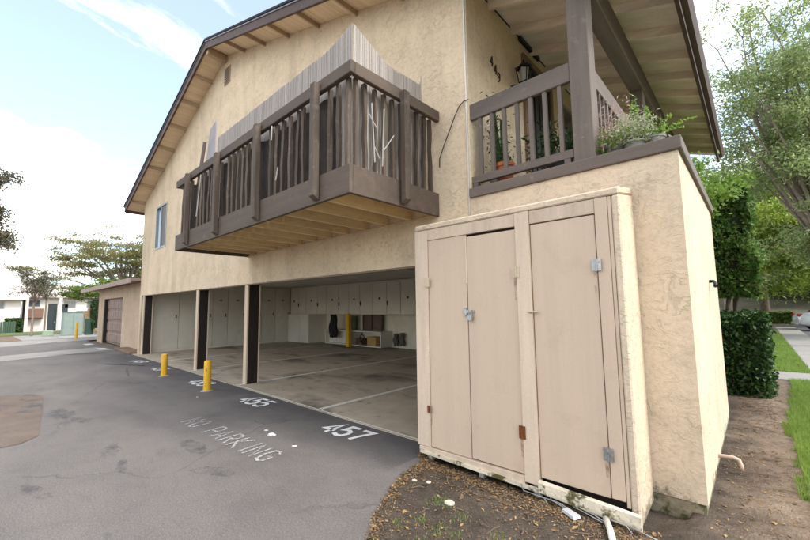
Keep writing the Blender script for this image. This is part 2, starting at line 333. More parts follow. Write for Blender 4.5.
def dirt_mat():
    m, t, p, o = new_mat('dry_dirt')
    P = pos(t); big = noise(t, P, 1.1, 6, .62, .3); med = noise(t, P, 9, 6, .68); sp = noise(t, P, 85, 4, .75); sp2 = noise(t, P, 240, 2, .7)
    c = ramp(t, big, [(.3, (.058,.045,.036)), (.55, (.098,.078,.062)), (.75, (.135,.108,.086))])
    c = mix(t, .85, c, ramp(t, med, [(.28, .55), (.5, 1.), (.75, 1.3)]), 'MULTIPLY')
    c = mix(t, .9, c, ramp(t, sp, [(.3, .5), (.5, 1.), (.75, 1.7)]), 'MULTIPLY'); c = mix(t, .6, c, ramp(t, sp2, [(.3, .6), (.7, 1.35)]), 'MULTIPLY')
    gg = t.nodes.new('ShaderNodeNewGeometry'); ss = t.nodes.new('ShaderNodeSeparateXYZ'); t.links.new(gg.outputs['Position'], ss.inputs[0])
    dry = ramp(t, math_n(t, 'ADD', ss.outputs[0], math_n(t, 'MULTIPLY', noise(t, P, 3, 5), .8)), [(0.0, 0.), (.45, 1.)]); c = mix(t, math_n(t, 'MULTIPLY', dry, .85), c, mix(t, 1., c, (2.5,2.4,2.25), 'MULTIPLY'))
    moss = ramp(t, noise(t, pos(t, (1,1,1), (2,9,3)), 5, 7, .75), [(.60, 0.), (.70, .5)]); c = mix(t, moss, c, (.09,.10,.03))
    t.links.new(c, p.inputs['Base Color']); p.inputs['Roughness'].default_value = .97; p.inputs['Specular IOR Level'].default_value = .1
    h = math_n(t, 'ADD', sp, math_n(t, 'MULTIPLY', med, 1.6)); bump(t, p, h, .8, .015); return m
DIRT = dirt_mat()
SOIL = simple('brown_bare_soil', (.20, .135, .09), .95, .3, (.7,.7,.7), .3, 20, .5, (12,12,12))
LAWN = simple('lawn_ground', (.13, .17, .045), .95, .35, (2,2,2), .3, 60, .5, (40,40,40), wear=(.16,.15,.06), wscale=1.5, wcut=(.55,.7))
FIELD = simple('dry_ground', (.16, .13, .09), .95, .3, (.3,.3,.3), .2, 10, .3)
def paint_mat(name, col, lo, hi, sc=40):
    m, t, p, o = new_mat(name); p.inputs['Base Color'].default_value = (*col, 1); p.inputs['Roughness'].default_value = .7
    f = ramp(t, noise(t, pos(t), sc, 6, .75), [(lo, 0.), (hi, 1.)])
    tr = t.nodes.new('ShaderNodeBsdfTransparent'); ms = t.nodes.new('ShaderNodeMixShader')
    t.links.new(f, ms.inputs[0]); t.links.new(tr.outputs[0], ms.inputs[1]); t.links.new(p.outputs[0], ms.inputs[2]); t.links.new(ms.outputs[0], o.inputs[0]); return m
PAINT = paint_mat('white_road_paint', (.80,.79,.77), .25, .36, 60); FADED = paint_mat('faded_road_paint', (.54,.53,.51), .40, .58, 45)
LINE = paint_mat('white_line_paint', (.68,.65,.58), .30, .44, 30)

# ------------------------------------------------------------------ ground
def fz(x): return 0 if x > -30 else (-(-30-x)*.024 if x > -76 else -46*.024)
XS = [600, 200, 60, 20, 8, 3] + [0, -5, -10, -16, -22, -26, -30, -34, -40, -46, -52, -60, -68, -76, -120, -250, -600]
def sheet(name, xs, ys, dz, mat, clipfn=None):
    xs = sorted(xs); V = [(x, y, fz(x)+dz) for x in xs for y in ys]; n = len(ys)
    F = [(i*n+j, (i+1)*n+j, (i+1)*n+j+1, i*n+j+1) for i in range(len(xs)-1) for j in range(n-1)]
    o = np_mesh(name, V, F, mat); o['kind'] = 'structure'; return o
sheet('ground', XS, [-600, -100, -20, 0, 10, 20, 40, 100, 600], -.06, FIELD)
sheet('asphalt_driveway', [-43, -40, -34, -30, -26, -22, -16, -10, -5, -3.2], [-14, -6, 0, 3.56], 0, ASPHALT)
MB().add([(-3.2,3.56,0),(-3.2,-14,0),(-.3,-14,0),(2,-14,0),(2,.66,0),(-.25,.92,0),(-1.08,1.22,0),(-1.58,1.57,0),(-2.03,1.96,0),(-2.30,2.2,0),(-2.50,2.56,0),(-2.62,3.05,0),(-2.8,3.3,0),(-2.9,3.56,0)], [tuple(range(14))]).build('asphalt_apron', ASPHALT, kind='structure')
# concrete carport floor with a turned-up front lip
MB().box(-17, -2.4, 3.56, 10.9, -.05, .012).build('carport_floor', SLAB, kind='structure')
# pale gutter crossing the drive and the light apron further off
MB().add([(-18.3,-9,.006),(-20.3,-9,.006),(-20.4,.3,.006),(-21.6,3.2,.006),(-19.6,3.5,.006),(-18.3,.3,.006)], [(0,1,2,3,4,5)]).build('gutter_strip', PAVE, kind='structure')
MB().add([(-26,-14,.006),(-29.8,-14,.006),(-29.8,0,.006),(-29.8,7,.006),(-27.2,7,.006),(-27,2.4,.006),(-25.5,.3,.006)], [(0,1,2,3,4,5,6)]).build('concrete_apron', PAVE, kind='structure')
o = sheet('soil_bed', [-29.9, -34, -40, -43, -46], [-14, -4, 1.2], .012, SOIL)
sheet('driveway_far', [-29.9, -34, -40, -46, -52], [1.2, 6, 12], .01, PAVE)
sheet('lawn_strip_far', [-44.5, -46, -52, -60], [-20, 0, 12], .03, LAWN)
# brown patch where the asphalt was cut out
MB().add([(-12.5,-3,.005),(-10.9,.1,.005),(-10.55,.62,.005),(-10.2,.75,.005),(-8.4,.62,.005),(-7.0,.5,.005),(-6.75,.32,.005),(-6.6,-3,.005)], [tuple(range(8))]).build('asphalt_patch', PATCH, kind='structure')
MB().box(-19.4, -17.0, 3.45, 3.95, -.02, .10).build('soil_kerb', SOIL, kind='structure', bevel=.03)
# black filler cracks
def ribbon(m, pts, wd, z):
    L = []; R = []
    for i, p in enumerate(pts):
        a = pts[max(i-1, 0)]; b = pts[min(i+1, len(pts)-1)]; dx, dy = b[0]-a[0], b[1]-a[1]; l = math.hypot(dx, dy) or 1
        ww = wd*random.uniform(.6, 1.3)/2 if wd < .2 else wd/2
        L.append((p[0]-dy/l*ww, p[1]+dx/l*ww, z)); R.append((p[0]+dy/l*ww, p[1]-dx/l*ww, z))
    n = len(pts); m.add(L+R, [(i, i+1, n+i+1, n+i) for i in range(n-1)])
TAR = simple('tar_filler', (.02, .02, .022), .6, .3)
def wander(a, b, n, amp):
    return [(a[0]+(b[0]-a[0])*i/n + random.uniform(-amp, amp), a[1]+(b[1]-a[1])*i/n + random.uniform(-amp, amp)) for i in range(n+1)]
m = MB()
for a, b, wd in (((-19.2,1.5),(-18.4,2.9),.07), ((-14.6,2.4),(-13.2,3.1),.06), ((-13.0,2.6),(-11.4,2.35),.012)):
    ribbon(m, wander(a, b, 30, .03), wd, .007)
m.build('tar_crack_filler', TAR, kind='structure', fixn=False)

# dirt bed: height field with a ragged rim lying over the asphalt
def smooth(a, b, x): x = np.clip((x-a)/(b-a), 0, 1); return x*x*(3-2*x)
def fbm(X, Y, seed, base=1., octs=5):
    r = np.random.default_rng(seed); out = 0
    for k in range(octs):
        for j in range(3):
            th = r.uniform(0, 6.28); f = base*2**k*r.uniform(.7, 1.4); out = out + np.sin((X*math.cos(th)+Y*math.sin(th))*f*2 + r.uniform(0, 6.28))*.5**k/3
    return out
xs = np.arange(-3.2, 2.2, .035); ys = np.arange(-1.0, 11.06, .035); X, Y = np.meshgrid(xs, ys, indexing='ij')
edge_pts = [(-3.6,3.6),(-2.9,3.3),(-2.74,3.09),(-2.61,2.52),(-2.42,2.12),(-2.15,1.84),(-1.7,1.45),(-1.2,1.1),(-.4,.8),(1.,.6),(3.,.5)]
ex = np.interp(Y, [.3,.5,.8,1.1,1.45,1.84,2.12,2.52,3.09,3.3,3.6], [4.,3.,-.4,-1.2,-1.7,-2.15,-2.42,-2.61,-2.74,-2.9,-3.0])
d = X - ex + fbm(X, Y, 3, 3., 4)*.05
Z = -.05 + smooth(-.05, .16, d)*.072 + fbm(X, Y, 5, 2.2, 5)*.010 + fbm(X, Y, 9, 14, 3)*.006*smooth(0, .2, d)
Z -= .075*smooth(.55, .05, np.abs(Y-3.5))*smooth(-2.85, -2.55, X)*smooth(-.35, -.75, X)
Z = np.where((Y > 3.62) & (X < -.5), -.05, Z)
nx, ny = X.shape; idx = np.arange(nx*ny).reshape(nx, ny)
F = np.stack([idx[:-1,:-1], idx[1:,:-1], idx[1:,1:], idx[:-1,1:]], -1).reshape(-1, 4)
np_mesh('dirt_bed', np.stack([X, Y, Z], -1).reshape(-1, 3), F, DIRT, smooth=True, kind='structure')
def dirt_z(x, y):
    i = int(np.clip(round((x-xs[0])/.035), 0, nx-1)); j = int(np.clip(round((y-ys[0])/.035), 0, ny-1)); return float(Z[i, j])
# lawn sheet and blades
def lawn_edge(y): return np.interp(y, [0,3.4,3.9,4.2,5.6,7.0,8.1,9.5,10.6,11.2], [.5,.22,.16,.15,.15,.14,.19,.30,.36,.36])
xs2 = np.arange(0, 9, .06); ys2 = np.arange(1.5, 10.95, .06); X2, Y2 = np.meshgrid(xs2, ys2, indexing='ij')
Z2 = -.05 + smooth(-.04, .10, X2 - lawn_edge(Y2) + fbm(X2, Y2, 11, 4, 3)*.035)*.10 + fbm(X2, Y2, 12, 1.5, 3)*.008
n2x, n2y = X2.shape; idx = np.arange(n2x*n2y).reshape(n2x, n2y); F = np.stack([idx[:-1,:-1], idx[1:,:-1], idx[1:,1:], idx[:-1,1:]], -1).reshape(-1, 4)
np_mesh('lawn', np.stack([X2, Y2, Z2], -1).reshape(-1, 3), F, LAWN, smooth=True, kind='structure')
GRASS = leaves('grass_blades', [(.13,.23,.035), (.20,.33,.05), (.27,.39,.08), (.34,.37,.13)], .4)
def blades(name, xr, yr, n, zfn, hgt, wd, keep=None, label=''):
    x = RNG.uniform(*xr, n); y = RNG.uniform(*yr, n)
    if keep is not None: k = keep(x, y); x = x[k]; y = y[k]
    n = len(x); z = zfn(x, y); a = RNG.uniform(0, 6.28, n); h = hgt*RNG.uniform(.5, 1.3, n); ln = RNG.uniform(.1, .8, n)*h
    b = RNG.uniform(0, 6.28, n); ww = wd*RNG.uniform(.7, 1.4, n)
    A = np.stack([x-np.cos(a)*ww, y-np.sin(a)*ww, z-.01], 1); B = np.stack([x+np.cos(a)*ww, y+np.sin(a)*ww, z-.01], 1); T = np.stack([x+np.cos(b)*ln, y+np.sin(b)*ln, z+h], 1)
    np_mesh(name, np.stack([A, B, T], 1).reshape(-1, 3), np.arange(n*3).reshape(-1, 3), GRASS, label=label, cat='grass', kind='stuff')
def lz(x, y):
    i = np.clip(np.round((x-xs2[0])/.06).astype(int), 0, n2x-1); j = np.clip(np.round((y-ys2[0])/.06).astype(int), 0, n2y-1); return Z2[i, j]
blades('grass', (.05, 3.2), (1.7, 10.95), 190000, lz, .055, .0035, lambda x, y: lz(x, y) > .015, 'mown green lawn grass beside the dirt strip')
# path, second lawn, walkway, street
MB().box(-2.3, 8, 11.0, 12.15, -.05, .05).build('path', PAVE, kind='structure', bevel=.01)
MB().box(-2.3, .80, 12.15, 31, -.05, .03).build('lawn_beyond_path', LAWN, kind='structure')
blades('grass', (-1.2, .82), (12.2, 26), 50000, lambda x, y: x*0+.03, .06, .008, None, 'green grass on the far side of the concrete path')
MB().box(.80, 1.68, 12.15, 33, -.05, .06).build('walkway', PAVE, kind='structure', bevel=.012)
MB().box(1.68, 40, 12.15, 38, -.06, -.01).build('parking_street', simple('street_asphalt', (.13,.13,.135), .9, .15, (.5,.5,.5), .2, 60, .3), kind='structure')
MB().box(-6, 1.66, 31.02, 44, -.05, .02).build('far_verge', FIELD, kind='structure')

# ------------------------------------------------------------------ painted marks
OILM = paint_mat('oil_soak', (.055,.055,.07), .42, 1.0, 5.5)
def stain(x, y, rx, ry, ang=0):
    m = MB(); n = 26; ca, sa = math.cos(ang), math.sin(ang); P = [(x, y, .0055)]
    for k in range(n):
        q = random.uniform(.7, 1.1); a, b = math.cos(6.283*k/n)*rx*q, math.sin(6.283*k/n)*ry*q; P.append((x+a*ca-b*sa, y+a*sa+b*ca, .0055))
    m.add(P, [(0, 1+k, 1+(k+1) % n) for k in range(n)]); m.build('oil_stain', OILM, kind='structure', fixn=False)
STAINS = ((-8.2,.82,.5,.16,.1), (-7.55,.98,.3,.10,.2), (-5.62,1.02,.32,.10,-.2), (-5.0,1.02,.25,.06,-.2), (-4.9,.35,.3,.07,.3), (-5.0,1.7,.4,.12,0), (-4.1,1.6,.3,.1,.5))
for q in STAINS: stain(*q)
GLY = {'4': [[(.72,0),(.72,1),(.02,.30),(1,.30)]], '5': [[(.9,1),(.18,1),(.12,.56),(.5,.64),(.85,.52),(.95,.3),(.8,.06),(.45,0),(.05,.1)]],
       '7': [[(.03,.97),(.95,.97),(.6,.5),(.38,0)]], '3': [[(.05,.9),(.45,1),(.85,.9),(.85,.66),(.5,.53),(.9,.4),(.9,.12),(.5,0),(.05,.1)]],
       '1': [[(.25,.8),(.55,1),(.55,0)]], '9': [[(.85,.6),(.5,.45),(.12,.6),(.14,.88),(.5,1),(.84,.88),(.85,.6),(.75,.25),(.4,0)]],
       'N': [[(.05,0),(.05,1),(.95,0),(.95,1)]], 'O': [[(.5,1),(.12,.85),(.05,.5),(.12,.15),(.5,0),(.88,.15),(.95,.5),(.88,.85),(.5,1)]],
       'P': [[(.05,0),(.05,1),(.7,1),(.92,.88),(.92,.6),(.7,.48),(.1,.48)]], 'A': [[(.0,0),(.5,1),(1,0)], [(.2,.33),(.8,.33)]],
       'R': [[(.05,0),(.05,1),(.7,1),(.92,.88),(.92,.62),(.7,.5),(.1,.5)], [(.45,.5),(.98,0)]], 'K': [[(.05,0),(.05,1)], [(.95,1),(.1,.45),(.98,0)]],
       'I': [[(.5,0),(.5,1)]], 'G': [[(.92,.82),(.6,1),(.2,.92),(.05,.5),(.2,.08),(.6,0),(.92,.15),(.92,.45),(.55,.45)]], ' ': []}
def strip(m, pts, wd, z):
    n = len(pts); L = []; R = []
    P = [Vector((p[0], p[1])) for p in pts]
    for i in range(n):
        d0 = (P[i]-P[i-1]).normalized() if i else (P[1]-P[0]).normalized(); d1 = (P[i+1]-P[i]).normalized() if i < n-1 else d0
        n0 = Vector((-d0.y, d0.x)); n1 = Vector((-d1.y, d1.x)); b = n0+n1; b = b.normalized() if b.length > .2 else n0
        k = min(1.8, 1/max(.3, b.dot(n0))); q = P[i]
        if i == 0: q = q - d0*wd*.15
        if i == n-1: q = q + d0*wd*.15
        L.append((*(q+b*wd/2*k), z)); R.append((*(q-b*wd/2*k), z))
    m.add(L+R, [(n+i, n+i+1, i+1, i) for i in range(n-1)])
def text_marks(name, txt, x, y, wch, h, gap, wd, mat, ang=0, shear=0, label=None):
    m = MB(); cx = x; zz = .0065; ca, sa = math.cos(ang), math.sin(ang)
    for ch in txt:
        for line in GLY[ch]:
            pts = [(cx-x+px*wch*(.3 if ch == '1' else 1) + py*h*shear, py*h) for px, py in line]
            strip(m, [(x+a*ca-b*sa, y+a*sa+b*ca) for a, b in pts], wd, zz); zz += .0004
        cx += (wch if ch != 'I' else wch*.55)+gap
    o = m.build(name, mat, kind='structure', fixn=False)
    if label: o['label'] = label
    return o
text_marks('painted_number', '457', -4.40, 3.04, .20, .34, .065, .062, PAINT, .05, 0, 'white painted stall number nearest the storage closet')
text_marks('painted_number', '455', -6.86, 3.02, .20, .34, .06, .062, PAINT, .05)
text_marks('painted_number', '453', -9.45, 3.02, .20, .34, .06, .06, PAINT, .05)
text_marks('painted_number', '451', -12.4, 3.02, .20, .34, .06, .06, PAINT, .05)
text_marks('painted_number', '449', -14.8, 3.02, .22, .34, .06, .06, PAINT, .05)
for x in (-20.8, -24.2):
    m = MB(); strip(m, [(x, 3.2), (x+.75, 3.24)], .3, .0065); m.build('painted_mark', LINE, kind='structure', fixn=False)
text_marks('painted_words', 'NO PARKING', -6.2, 1.93,   .165, .29, .075, .032, FADED, .035, -.08)
def splat(x, y, r):
    m = MB(); n = 22; m.add([(x, y, .0065)]+[(x+math.cos(6.283*k/n)*r*(q := random.uniform(.45, 1.15)), y+math.sin(6.283*k/n)*r*q*.8, .0065) for k in range(n)], [(0, 1+k, 1+(k+1) % n) for k in range(n)])
    m.build('paint_splash', PAINT, kind='structure', fixn=False)
splat(-4.69, 2.53, .075); splat(-4.09, 2.49, .045); splat(-4.9, 2.56, .035); splat(-7.7, 2.65, .03)
for x in (-5.2, -8.15, -11.0, -13.8):
    m = MB(); ribbon(m, [(x, 3.62), (x-.02, 6.0), (x, 9.6)], .1 if 0 else .24, .017); 
    o = m.build('parking_line', LINE, kind='structure', fixn=False); o.scale.x = 1
    for v in o.data.vertices: v.co.x = x + (v.co.x-x)*.42
m = MB(); strip(m, [(-8.2, 3.585), (-2.9, 3.585)], .035, .0165); m.build('slab_edge_line', LINE, kind='structure', fixn=False)

# ------------------------------------------------------------------ main building
YF = 3.72; XR = -9.65; SL = .34; ZR = 8.2
def soff(x): return ZR - SL*abs(x-XR)
bld = thing('apartment_building', (-9.65, 7.3, 0), 'cream stucco apartment building with gable roof, carport below and wooden balcony', 'building')
m = MB()
def wallstrip(x0, x1, z0, z1=None):
    if z1 is None: m.hexa([(x0,YF,z0),(x1,YF,z0),(x1,YF+.22,z0),(x0,YF+.22,z0),(x0,YF,soff(x0)-.004),(x1,YF,soff(x1)-.004),(x1,YF+.22,soff(x1)-.004),(x0,YF+.22,soff(x0)-.004)])
    else: m.box(x0, x1, YF, YF+.22, z0, z1)
WX0, WX1, WZ0, WZ1 = -15.36, -14.14, 3.70, 5.21
wallstrip(-17, WX0, 2.15); wallstrip(WX0, WX1, 2.15, WZ0); wallstrip(WX0, WX1, WZ1); wallstrip(WX1, XR, 2.15); wallstrip(XR, -2.35, 2.15)
m.build('front_wall', STUCCO, bld)
m = MB(); m.box(-17, -16.8, YF, YF+.22, -.02, 2.15); m.build('corner_pier', STUCCO, bld)
m = MB(); m.box(-17, -16.85, YF+.22, 11, -.02, 5.68); m.box(-17, -2.35, 10.8, 11, -.02, 5.68); m.box(-2.55, -2.35, YF+.22, 10.8, 0, 5.68)
m.build('side_and_rear_walls', STUCCO, bld)
MB().box(-16.85, -2.55, YF+.22, 10.8, 2.62, 2.8).build('carport_ceiling', CEIL, bld)
MB().box(-16.85, -2.55, YF+.03, YF+.20, 2.132, 2.149).build('header_soffit', simple('header_edge', (.30,.24,.18), .8, .2), bld)
MB().box(-2.55, -2.36, YF+.23, 10.8, 0, 2.6).build('carport_end_wall', WHITEC, bld)
# carport posts: cream face, dark inner side
for x in (-16.55, -11.12, -8.17):
    p = MB().box(x-.05, x+.07, YF+.05, YF+.28, .012, 2.14).build('carport_post', DARKPOST, bld, bevel=.006)
    MB().box(x-.065, x+.074, YF+.012, YF+.05, .012, 2.138).build('face_board', TRIM, p, bevel=.004)
    MB().box(x-.06, x+.076, YF+.28, YF+.31, .012, 2.138).build('back_board', TRIM, p, bevel=.004)
# roof
roof = MB()
for s, xe in ((-1, -17.66), (1, -.34)):
    roof.hexa([(XR,3.25,ZR+.02),(xe,3.25,soff(xe)+.02),(xe,11.3,soff(xe)+.02),(XR,11.3,ZR+.02),(XR,3.25,ZR+.13),(xe,3.25,soff(xe)+.13),(xe,11.3,soff(xe)+.13),(XR,11.3,ZR+.13)])
roof = roof.build('roof', SHINGLE, bld)
# shingle courses on the slopes
ms = MB()
for s, xe in ((-1, -17.70), (1, -.30)):
    L = abs(xe-XR); n = 46
    for k in range(n):
        xa = XR + s*L*k/n; xb = XR + s*(L*(k+1)/n+.03)
        ms.hexa([(xa,3.19,soff(xa)+.131),(xb,3.19,soff(xb)+.136),(xb,11.34,soff(xb)+.136),(xa,11.34,soff(xa)+.131),(xa,3.19,soff(xa)+.142),(xb,3.19,soff(xb)+.152),(xb,11.34,soff(xb)+.152),(xa,11.34,soff(xa)+.142)])
ms.build('shingle_courses', SHINGLE, roof, kind='stuff')
for s, xe in ((-1, -17.68), (1, -.32)):   # rake fascia, drip edge
    a = MB(); z0, z1 = -.075, .125
    a.hexa([(XR,3.205,ZR+z0),(xe,3.205,soff(xe)+z0),(xe,3.25,soff(xe)+z0),(XR,3.25,ZR+z0),(XR,3.205,ZR+z1),(xe,3.205,soff(xe)+z1),(xe,3.25,soff(xe)+z1),(XR,3.25,ZR+z1)])
    a.build('rake_board', FASCIA, roof)
    a = MB(); a.hexa([(XR,3.185,ZR+.098),(xe,3.185,soff(xe)+.098),(xe,3.204,soff(xe)+.098),(XR,3.204,ZR+.098),(XR,3.185,ZR+.125),(xe,3.185,soff(xe)+.125),(xe,3.204,soff(xe)+.125),(XR,3.204,ZR+.125)])
    a.build('drip_edge', DRIP, roof)
    a = MB(); a.hexa([(XR,3.165,ZR+.126),(xe,3.165,soff(xe)+.126),(xe,3.24,soff(xe)+.1265),(XR,3.24,ZR+.1265),(XR,3.165,ZR+.172),(xe,3.165,soff(xe)+.172),(xe,3.24,soff(xe)+.172),(XR,3.24,ZR+.172)])
    a.build('shingle_edge', simple('black_shingle_edge', (.018,.017,.022), .8, .2), roof)
# soffit boards (front rake), board by board
for s, xe in ((-1, -17.64), (1, -.36)):
    L = abs(xe-XR); n = int(L/.52)
    for k in range(n):
        xa = XR + s*(L*k/n+.003); xb = XR + s*(L*(k+1)/n-.003)
        MB().hexa([(xa,3.25,soff(xa)),(xb,3.25,soff(xb)),(xb,YF+.1,soff(xb)),(xa,YF+.1,soff(xa)),(xa,3.25,soff(xa)+.018),(xb,3.25,soff(xb)+.018),(xb,YF+.1,soff(xb)+.018),(xa,YF+.1,soff(xa)+.018)]).build('soffit_board', SOFFIT, bld)
# lookouts under the rake
def lookout(x, wd=.045, h=.085):
    s = 1 if x > XR else -1; z = soff(x)
    dx = wd/2
    MB().hexa([(x-dx,3.25,soff(x-dx)-h),(x+dx,3.25,soff(x+dx)-h),(x+dx,YF,soff(x+dx)-h),(x-dx,YF,soff(x-dx)-h),(x-dx,3.25,soff(x-dx)-.001),(x+dx,3.25,soff(x+dx)-.001),(x+dx,YF,soff(x+dx)-.001),(x-dx,YF,soff(x-dx)-.001)]).build('lookout', JOIST if 0 else RAFT_D, bld)
RAFT_D = simple('tan_lookout_paint', (.50, .37, .25), .8, .2, (8,1,8), .1, 40, .2, (60,5,60), rnd=.2)
for x in (-11.5,-12.54,-13.62,-14.70,-15.78,-16.9,-8.56,-7.55,-6.53,-5.48,-4.42,-3.4,-10.55): lookout(x)
MB().box(XR-.05, XR+.05, 3.25, YF, ZR-.20, ZR-.03).build('ridge_beam', RAFT_D, bld, bevel=.004)
# left eave fascia
MB().box(-17.70, -17.655, 3.25, 11.3, soff(-17.66)-.10, soff(-17.66)+.12).build('eave_board', FASCIA, roof)
MB().hexa([(-17.64,YF+.1,soff(-17.64)),(-17,YF+.1,soff(-17)),(-17,11.3,soff(-17)),(-17.64,11.3,soff(-17.64)),(-17.64,YF+.1,soff(-17.64)+.018),(-17,YF+.1,soff(-17)+.018),(-17,11.3,soff(-17)+.018),(-17.64,11.3,soff(-17.64)+.018)]).build('eave_soffit', SOFFIT, bld)
# gable vent
v = MB().box(-9.70, -9.36, YF-.02, YF, 7.37, 7.82).build('gable_vent', simple('vent_frame', (.42,.31,.2), .7, .1), bld)
MB().box(-9.675, -9.385, YF-.024, YF-.0205, 7.395, 7.795).build('dark_opening', DARKM, v)
for k in range(8):
    z = 7.42+k*.05; MB().box(-9.67, -9.39, YF-.027, YF-.0245, z, z+.013).build('slat', RAFT_D, v)
# upstairs window
wn = MB()
for b in ((WX0,WX1,WZ0,WZ0+.05),(WX0,WX1,WZ1-.05,WZ1),(WX0,WX0+.05,WZ0+.05,WZ1-.05),(WX1-.05,WX1,WZ0+.05,WZ1-.05),(-14.78,-14.72,WZ0+.05,WZ1-.05)): wn.box(b[0],b[1],YF-.015,YF+.07,b[2],b[3])
wn = wn.build('window', ALU, bld)
MB().box(WX0+.05, -14.78, YF+.03, YF+.036, WZ0+.05, WZ1-.05).build('pane', PANE, wn)
MB().box(-14.72, WX1-.05, YF+.015, YF+.02, WZ0+.05, WZ1-.05).build('insect_screen', simple('grey_screen', (.16,.15,.15), .6, .1), wn)
cur = MB(); n = 26
for k in range(n):
    x0 = WX0+.02+1.18*k/n; x1 = WX0+.02+1.18*(k+1)/n; ya, yb = YF+.12+.02*(k % 2), YF+.12+.02*((k+1) % 2)
    cur.add([(x0,ya,WZ0),(x1,yb,WZ0),(x1,yb,WZ1),(x0,ya,WZ1)], [(0,1,2,3)])
cur.build('curtain', simple('pale_curtain', (.6,.6,.6), .9, .05), wn, fixn=False)
# white corner conduit and black cable
MB().tube([(-2.375, YF-.012, 2.66), (-2.375, YF-.012, 5.7)], .011, 8).build('white_conduit', WHITEW, bld, smooth=True)
MB().tube([(-2.79,YF-.02,3.36),(-2.78,YF-.03,3.46),(-2.70,YF-.035,3.62),(-2.60,YF-.035,3.80),(-2.53,YF-.03,3.94),(-2.47,YF-.03,4.03),(-2.40,YF-.03,4.075),(-2.33,YF-.03,4.07)], .006, 6).build('cable', BLACKP, smooth=True, label='thin black cable looping from balcony corner to landing railing', cat='cable')

# ------------------------------------------------------------------ balcony
BX0, BX1, BY = -8.07, -2.82, 2.28
bal = MB()
bal.box(BX0, BX1, BY, BY+.045, 2.735, 3.03); bal.box(BX1-.045, BX1-.0005, BY+.046, YF, 2.735, 3.0295); bal.box(BX0+.0005, BX0+.045, BY+.046, YF, 2.735, 3.0295)
bal = bal.build('balcony', BROWN, bld, bevel=.005)
for k in range(10):
    y0 = BY+.047+k*.139; MB().box(BX0+.046, BX1-.046, y0, y0+.132, 2.965, 3.0).build('deck_board', SOFFIT, bal)
for k in range(11):
    x = -3.29-.443*k; MB().box(x-.022, x+.022, BY+.046, YF, 2.76, 2.964).build('joist', JOIST, bal)
MB().box(BX1-.085, BX1-.047, BY+.046, YF, 2.76, 2.964).build('joist', JOIST, bal); MB().box(BX0+.046, BX1-.086, BY+.0455, BY+.075, 2.76, 2.964).build('joist', JOIST, bal)
MB().box(BX0+.046, BX1-.046, YF-.04, YF-.001, 2.745, 2.759).build('ledger', JOIST, bal)
MB().beam((BX0-.04, BY+.02, 4.035), (BX1+.03, BY+.02, 4.035), .06, .135).build('top_rail', BROWN, bal, bevel=.006)
MB().beam((BX1+.0, BY+.052, 4.033), (BX1+.0, YF, 4.033), .06, .135).build('top_rail', BROWN_Y, bal, bevel=.006)
def strap_post(x, y, side):   # bevel-footed post bolted outside the fascia
    a = MB()
    if side == 'front': a.hexa([(x-.045,y-.07,2.80),(x+.045,y-.07,2.80),(x+.045,y,2.755),(x-.045,y,2.755),(x-.045,y-.07,4.06),(x+.045,y-.07,4.06),(x+.045,y,4.06),(x-.045,y,4.06)])
    else: a.hexa([(x+.07,y-.045,2.80),(x+.07,y+.045,2.80),(x,y+.045,2.755),(x,y-.045,2.755),(x+.07,y-.045,4.06),(x+.07,y+.045,4.06),(x,y+.045,4.06),(x,y-.045,4.06)])
    return a.build('rail_post', BROWN_Z, bal, bevel=.004)
for x in (-7.36, -6.04, -4.70, -3.36): strap_post(x, BY-.011, 'front')
strap_post(BX1+.031, 3.03, 'side')
bme = MB(); nz = 7
for k in range(nz):   # slightly bowed worn baluster
    pass
def baluster_mesh(name, seed, h=.99, wd=.042):
    r = random.Random(seed); a = MB(); P = []
    for k in range(6):
        z = h*k/5; ox = math.sin(k/5*3.1416)*r.uniform(-.008, .008); oy = math.sin(k/5*3.1416)*r.uniform(-.006, .006); s = wd/2*r.uniform(.88, 1.08); ro = r.uniform(-.12, .12)
        P += [(ox+math.cos(ro+q)*s*1.414, oy+math.sin(ro+q)*s*1.414, z) for q in (.785, 2.356, 3.927, 5.498)]
    F = [(0,3,2,1), (20,21,22,23)] + [(4*i+j, 4*i+(j+1) % 4, 4*i+4+(j+1) % 4, 4*i+4+j) for i in range(5) for j in range(4)]
    me = bpy.data.meshes.new(name); me.from_pydata(P, [], F); me.materials.append(BROWN_Z); return me
BALS = [baluster_mesh('baluster', s) for s in range(5)]
xx = BX0+.12
while xx < BX1-.1:
    if all(abs(xx-q) > .06 for q in (-7.36, -6.04, -4.70, -3.36)):
        inst(random.choice(BALS), 'baluster', (xx+random.uniform(-.012,.012), BY+.075, 3.0), bal, (random.uniform(-.012,.012), random.uniform(-.014,.014), random.uniform(0,.3)))
    xx += .162
yy = BY+.13
while yy < YF-.05:
    inst(random.choice(BALS), 'baluster', (BX1-.068, yy, 3.0), bal, (random.uniform(-.014,.014), random.uniform(-.012,.012), random.uniform(0,.3))); yy += .136
for k in range(3): inst(BALS[k], 'baluster', (BX0+.03, BY+.35+.4*k, 3.0), bal)
MB().beam((BX0-.0, BY+.052, 4.033), (BX0-.0, YF, 4.033), .06, .13).build('top_rail', BROWN_Y, bal, bevel=.006)
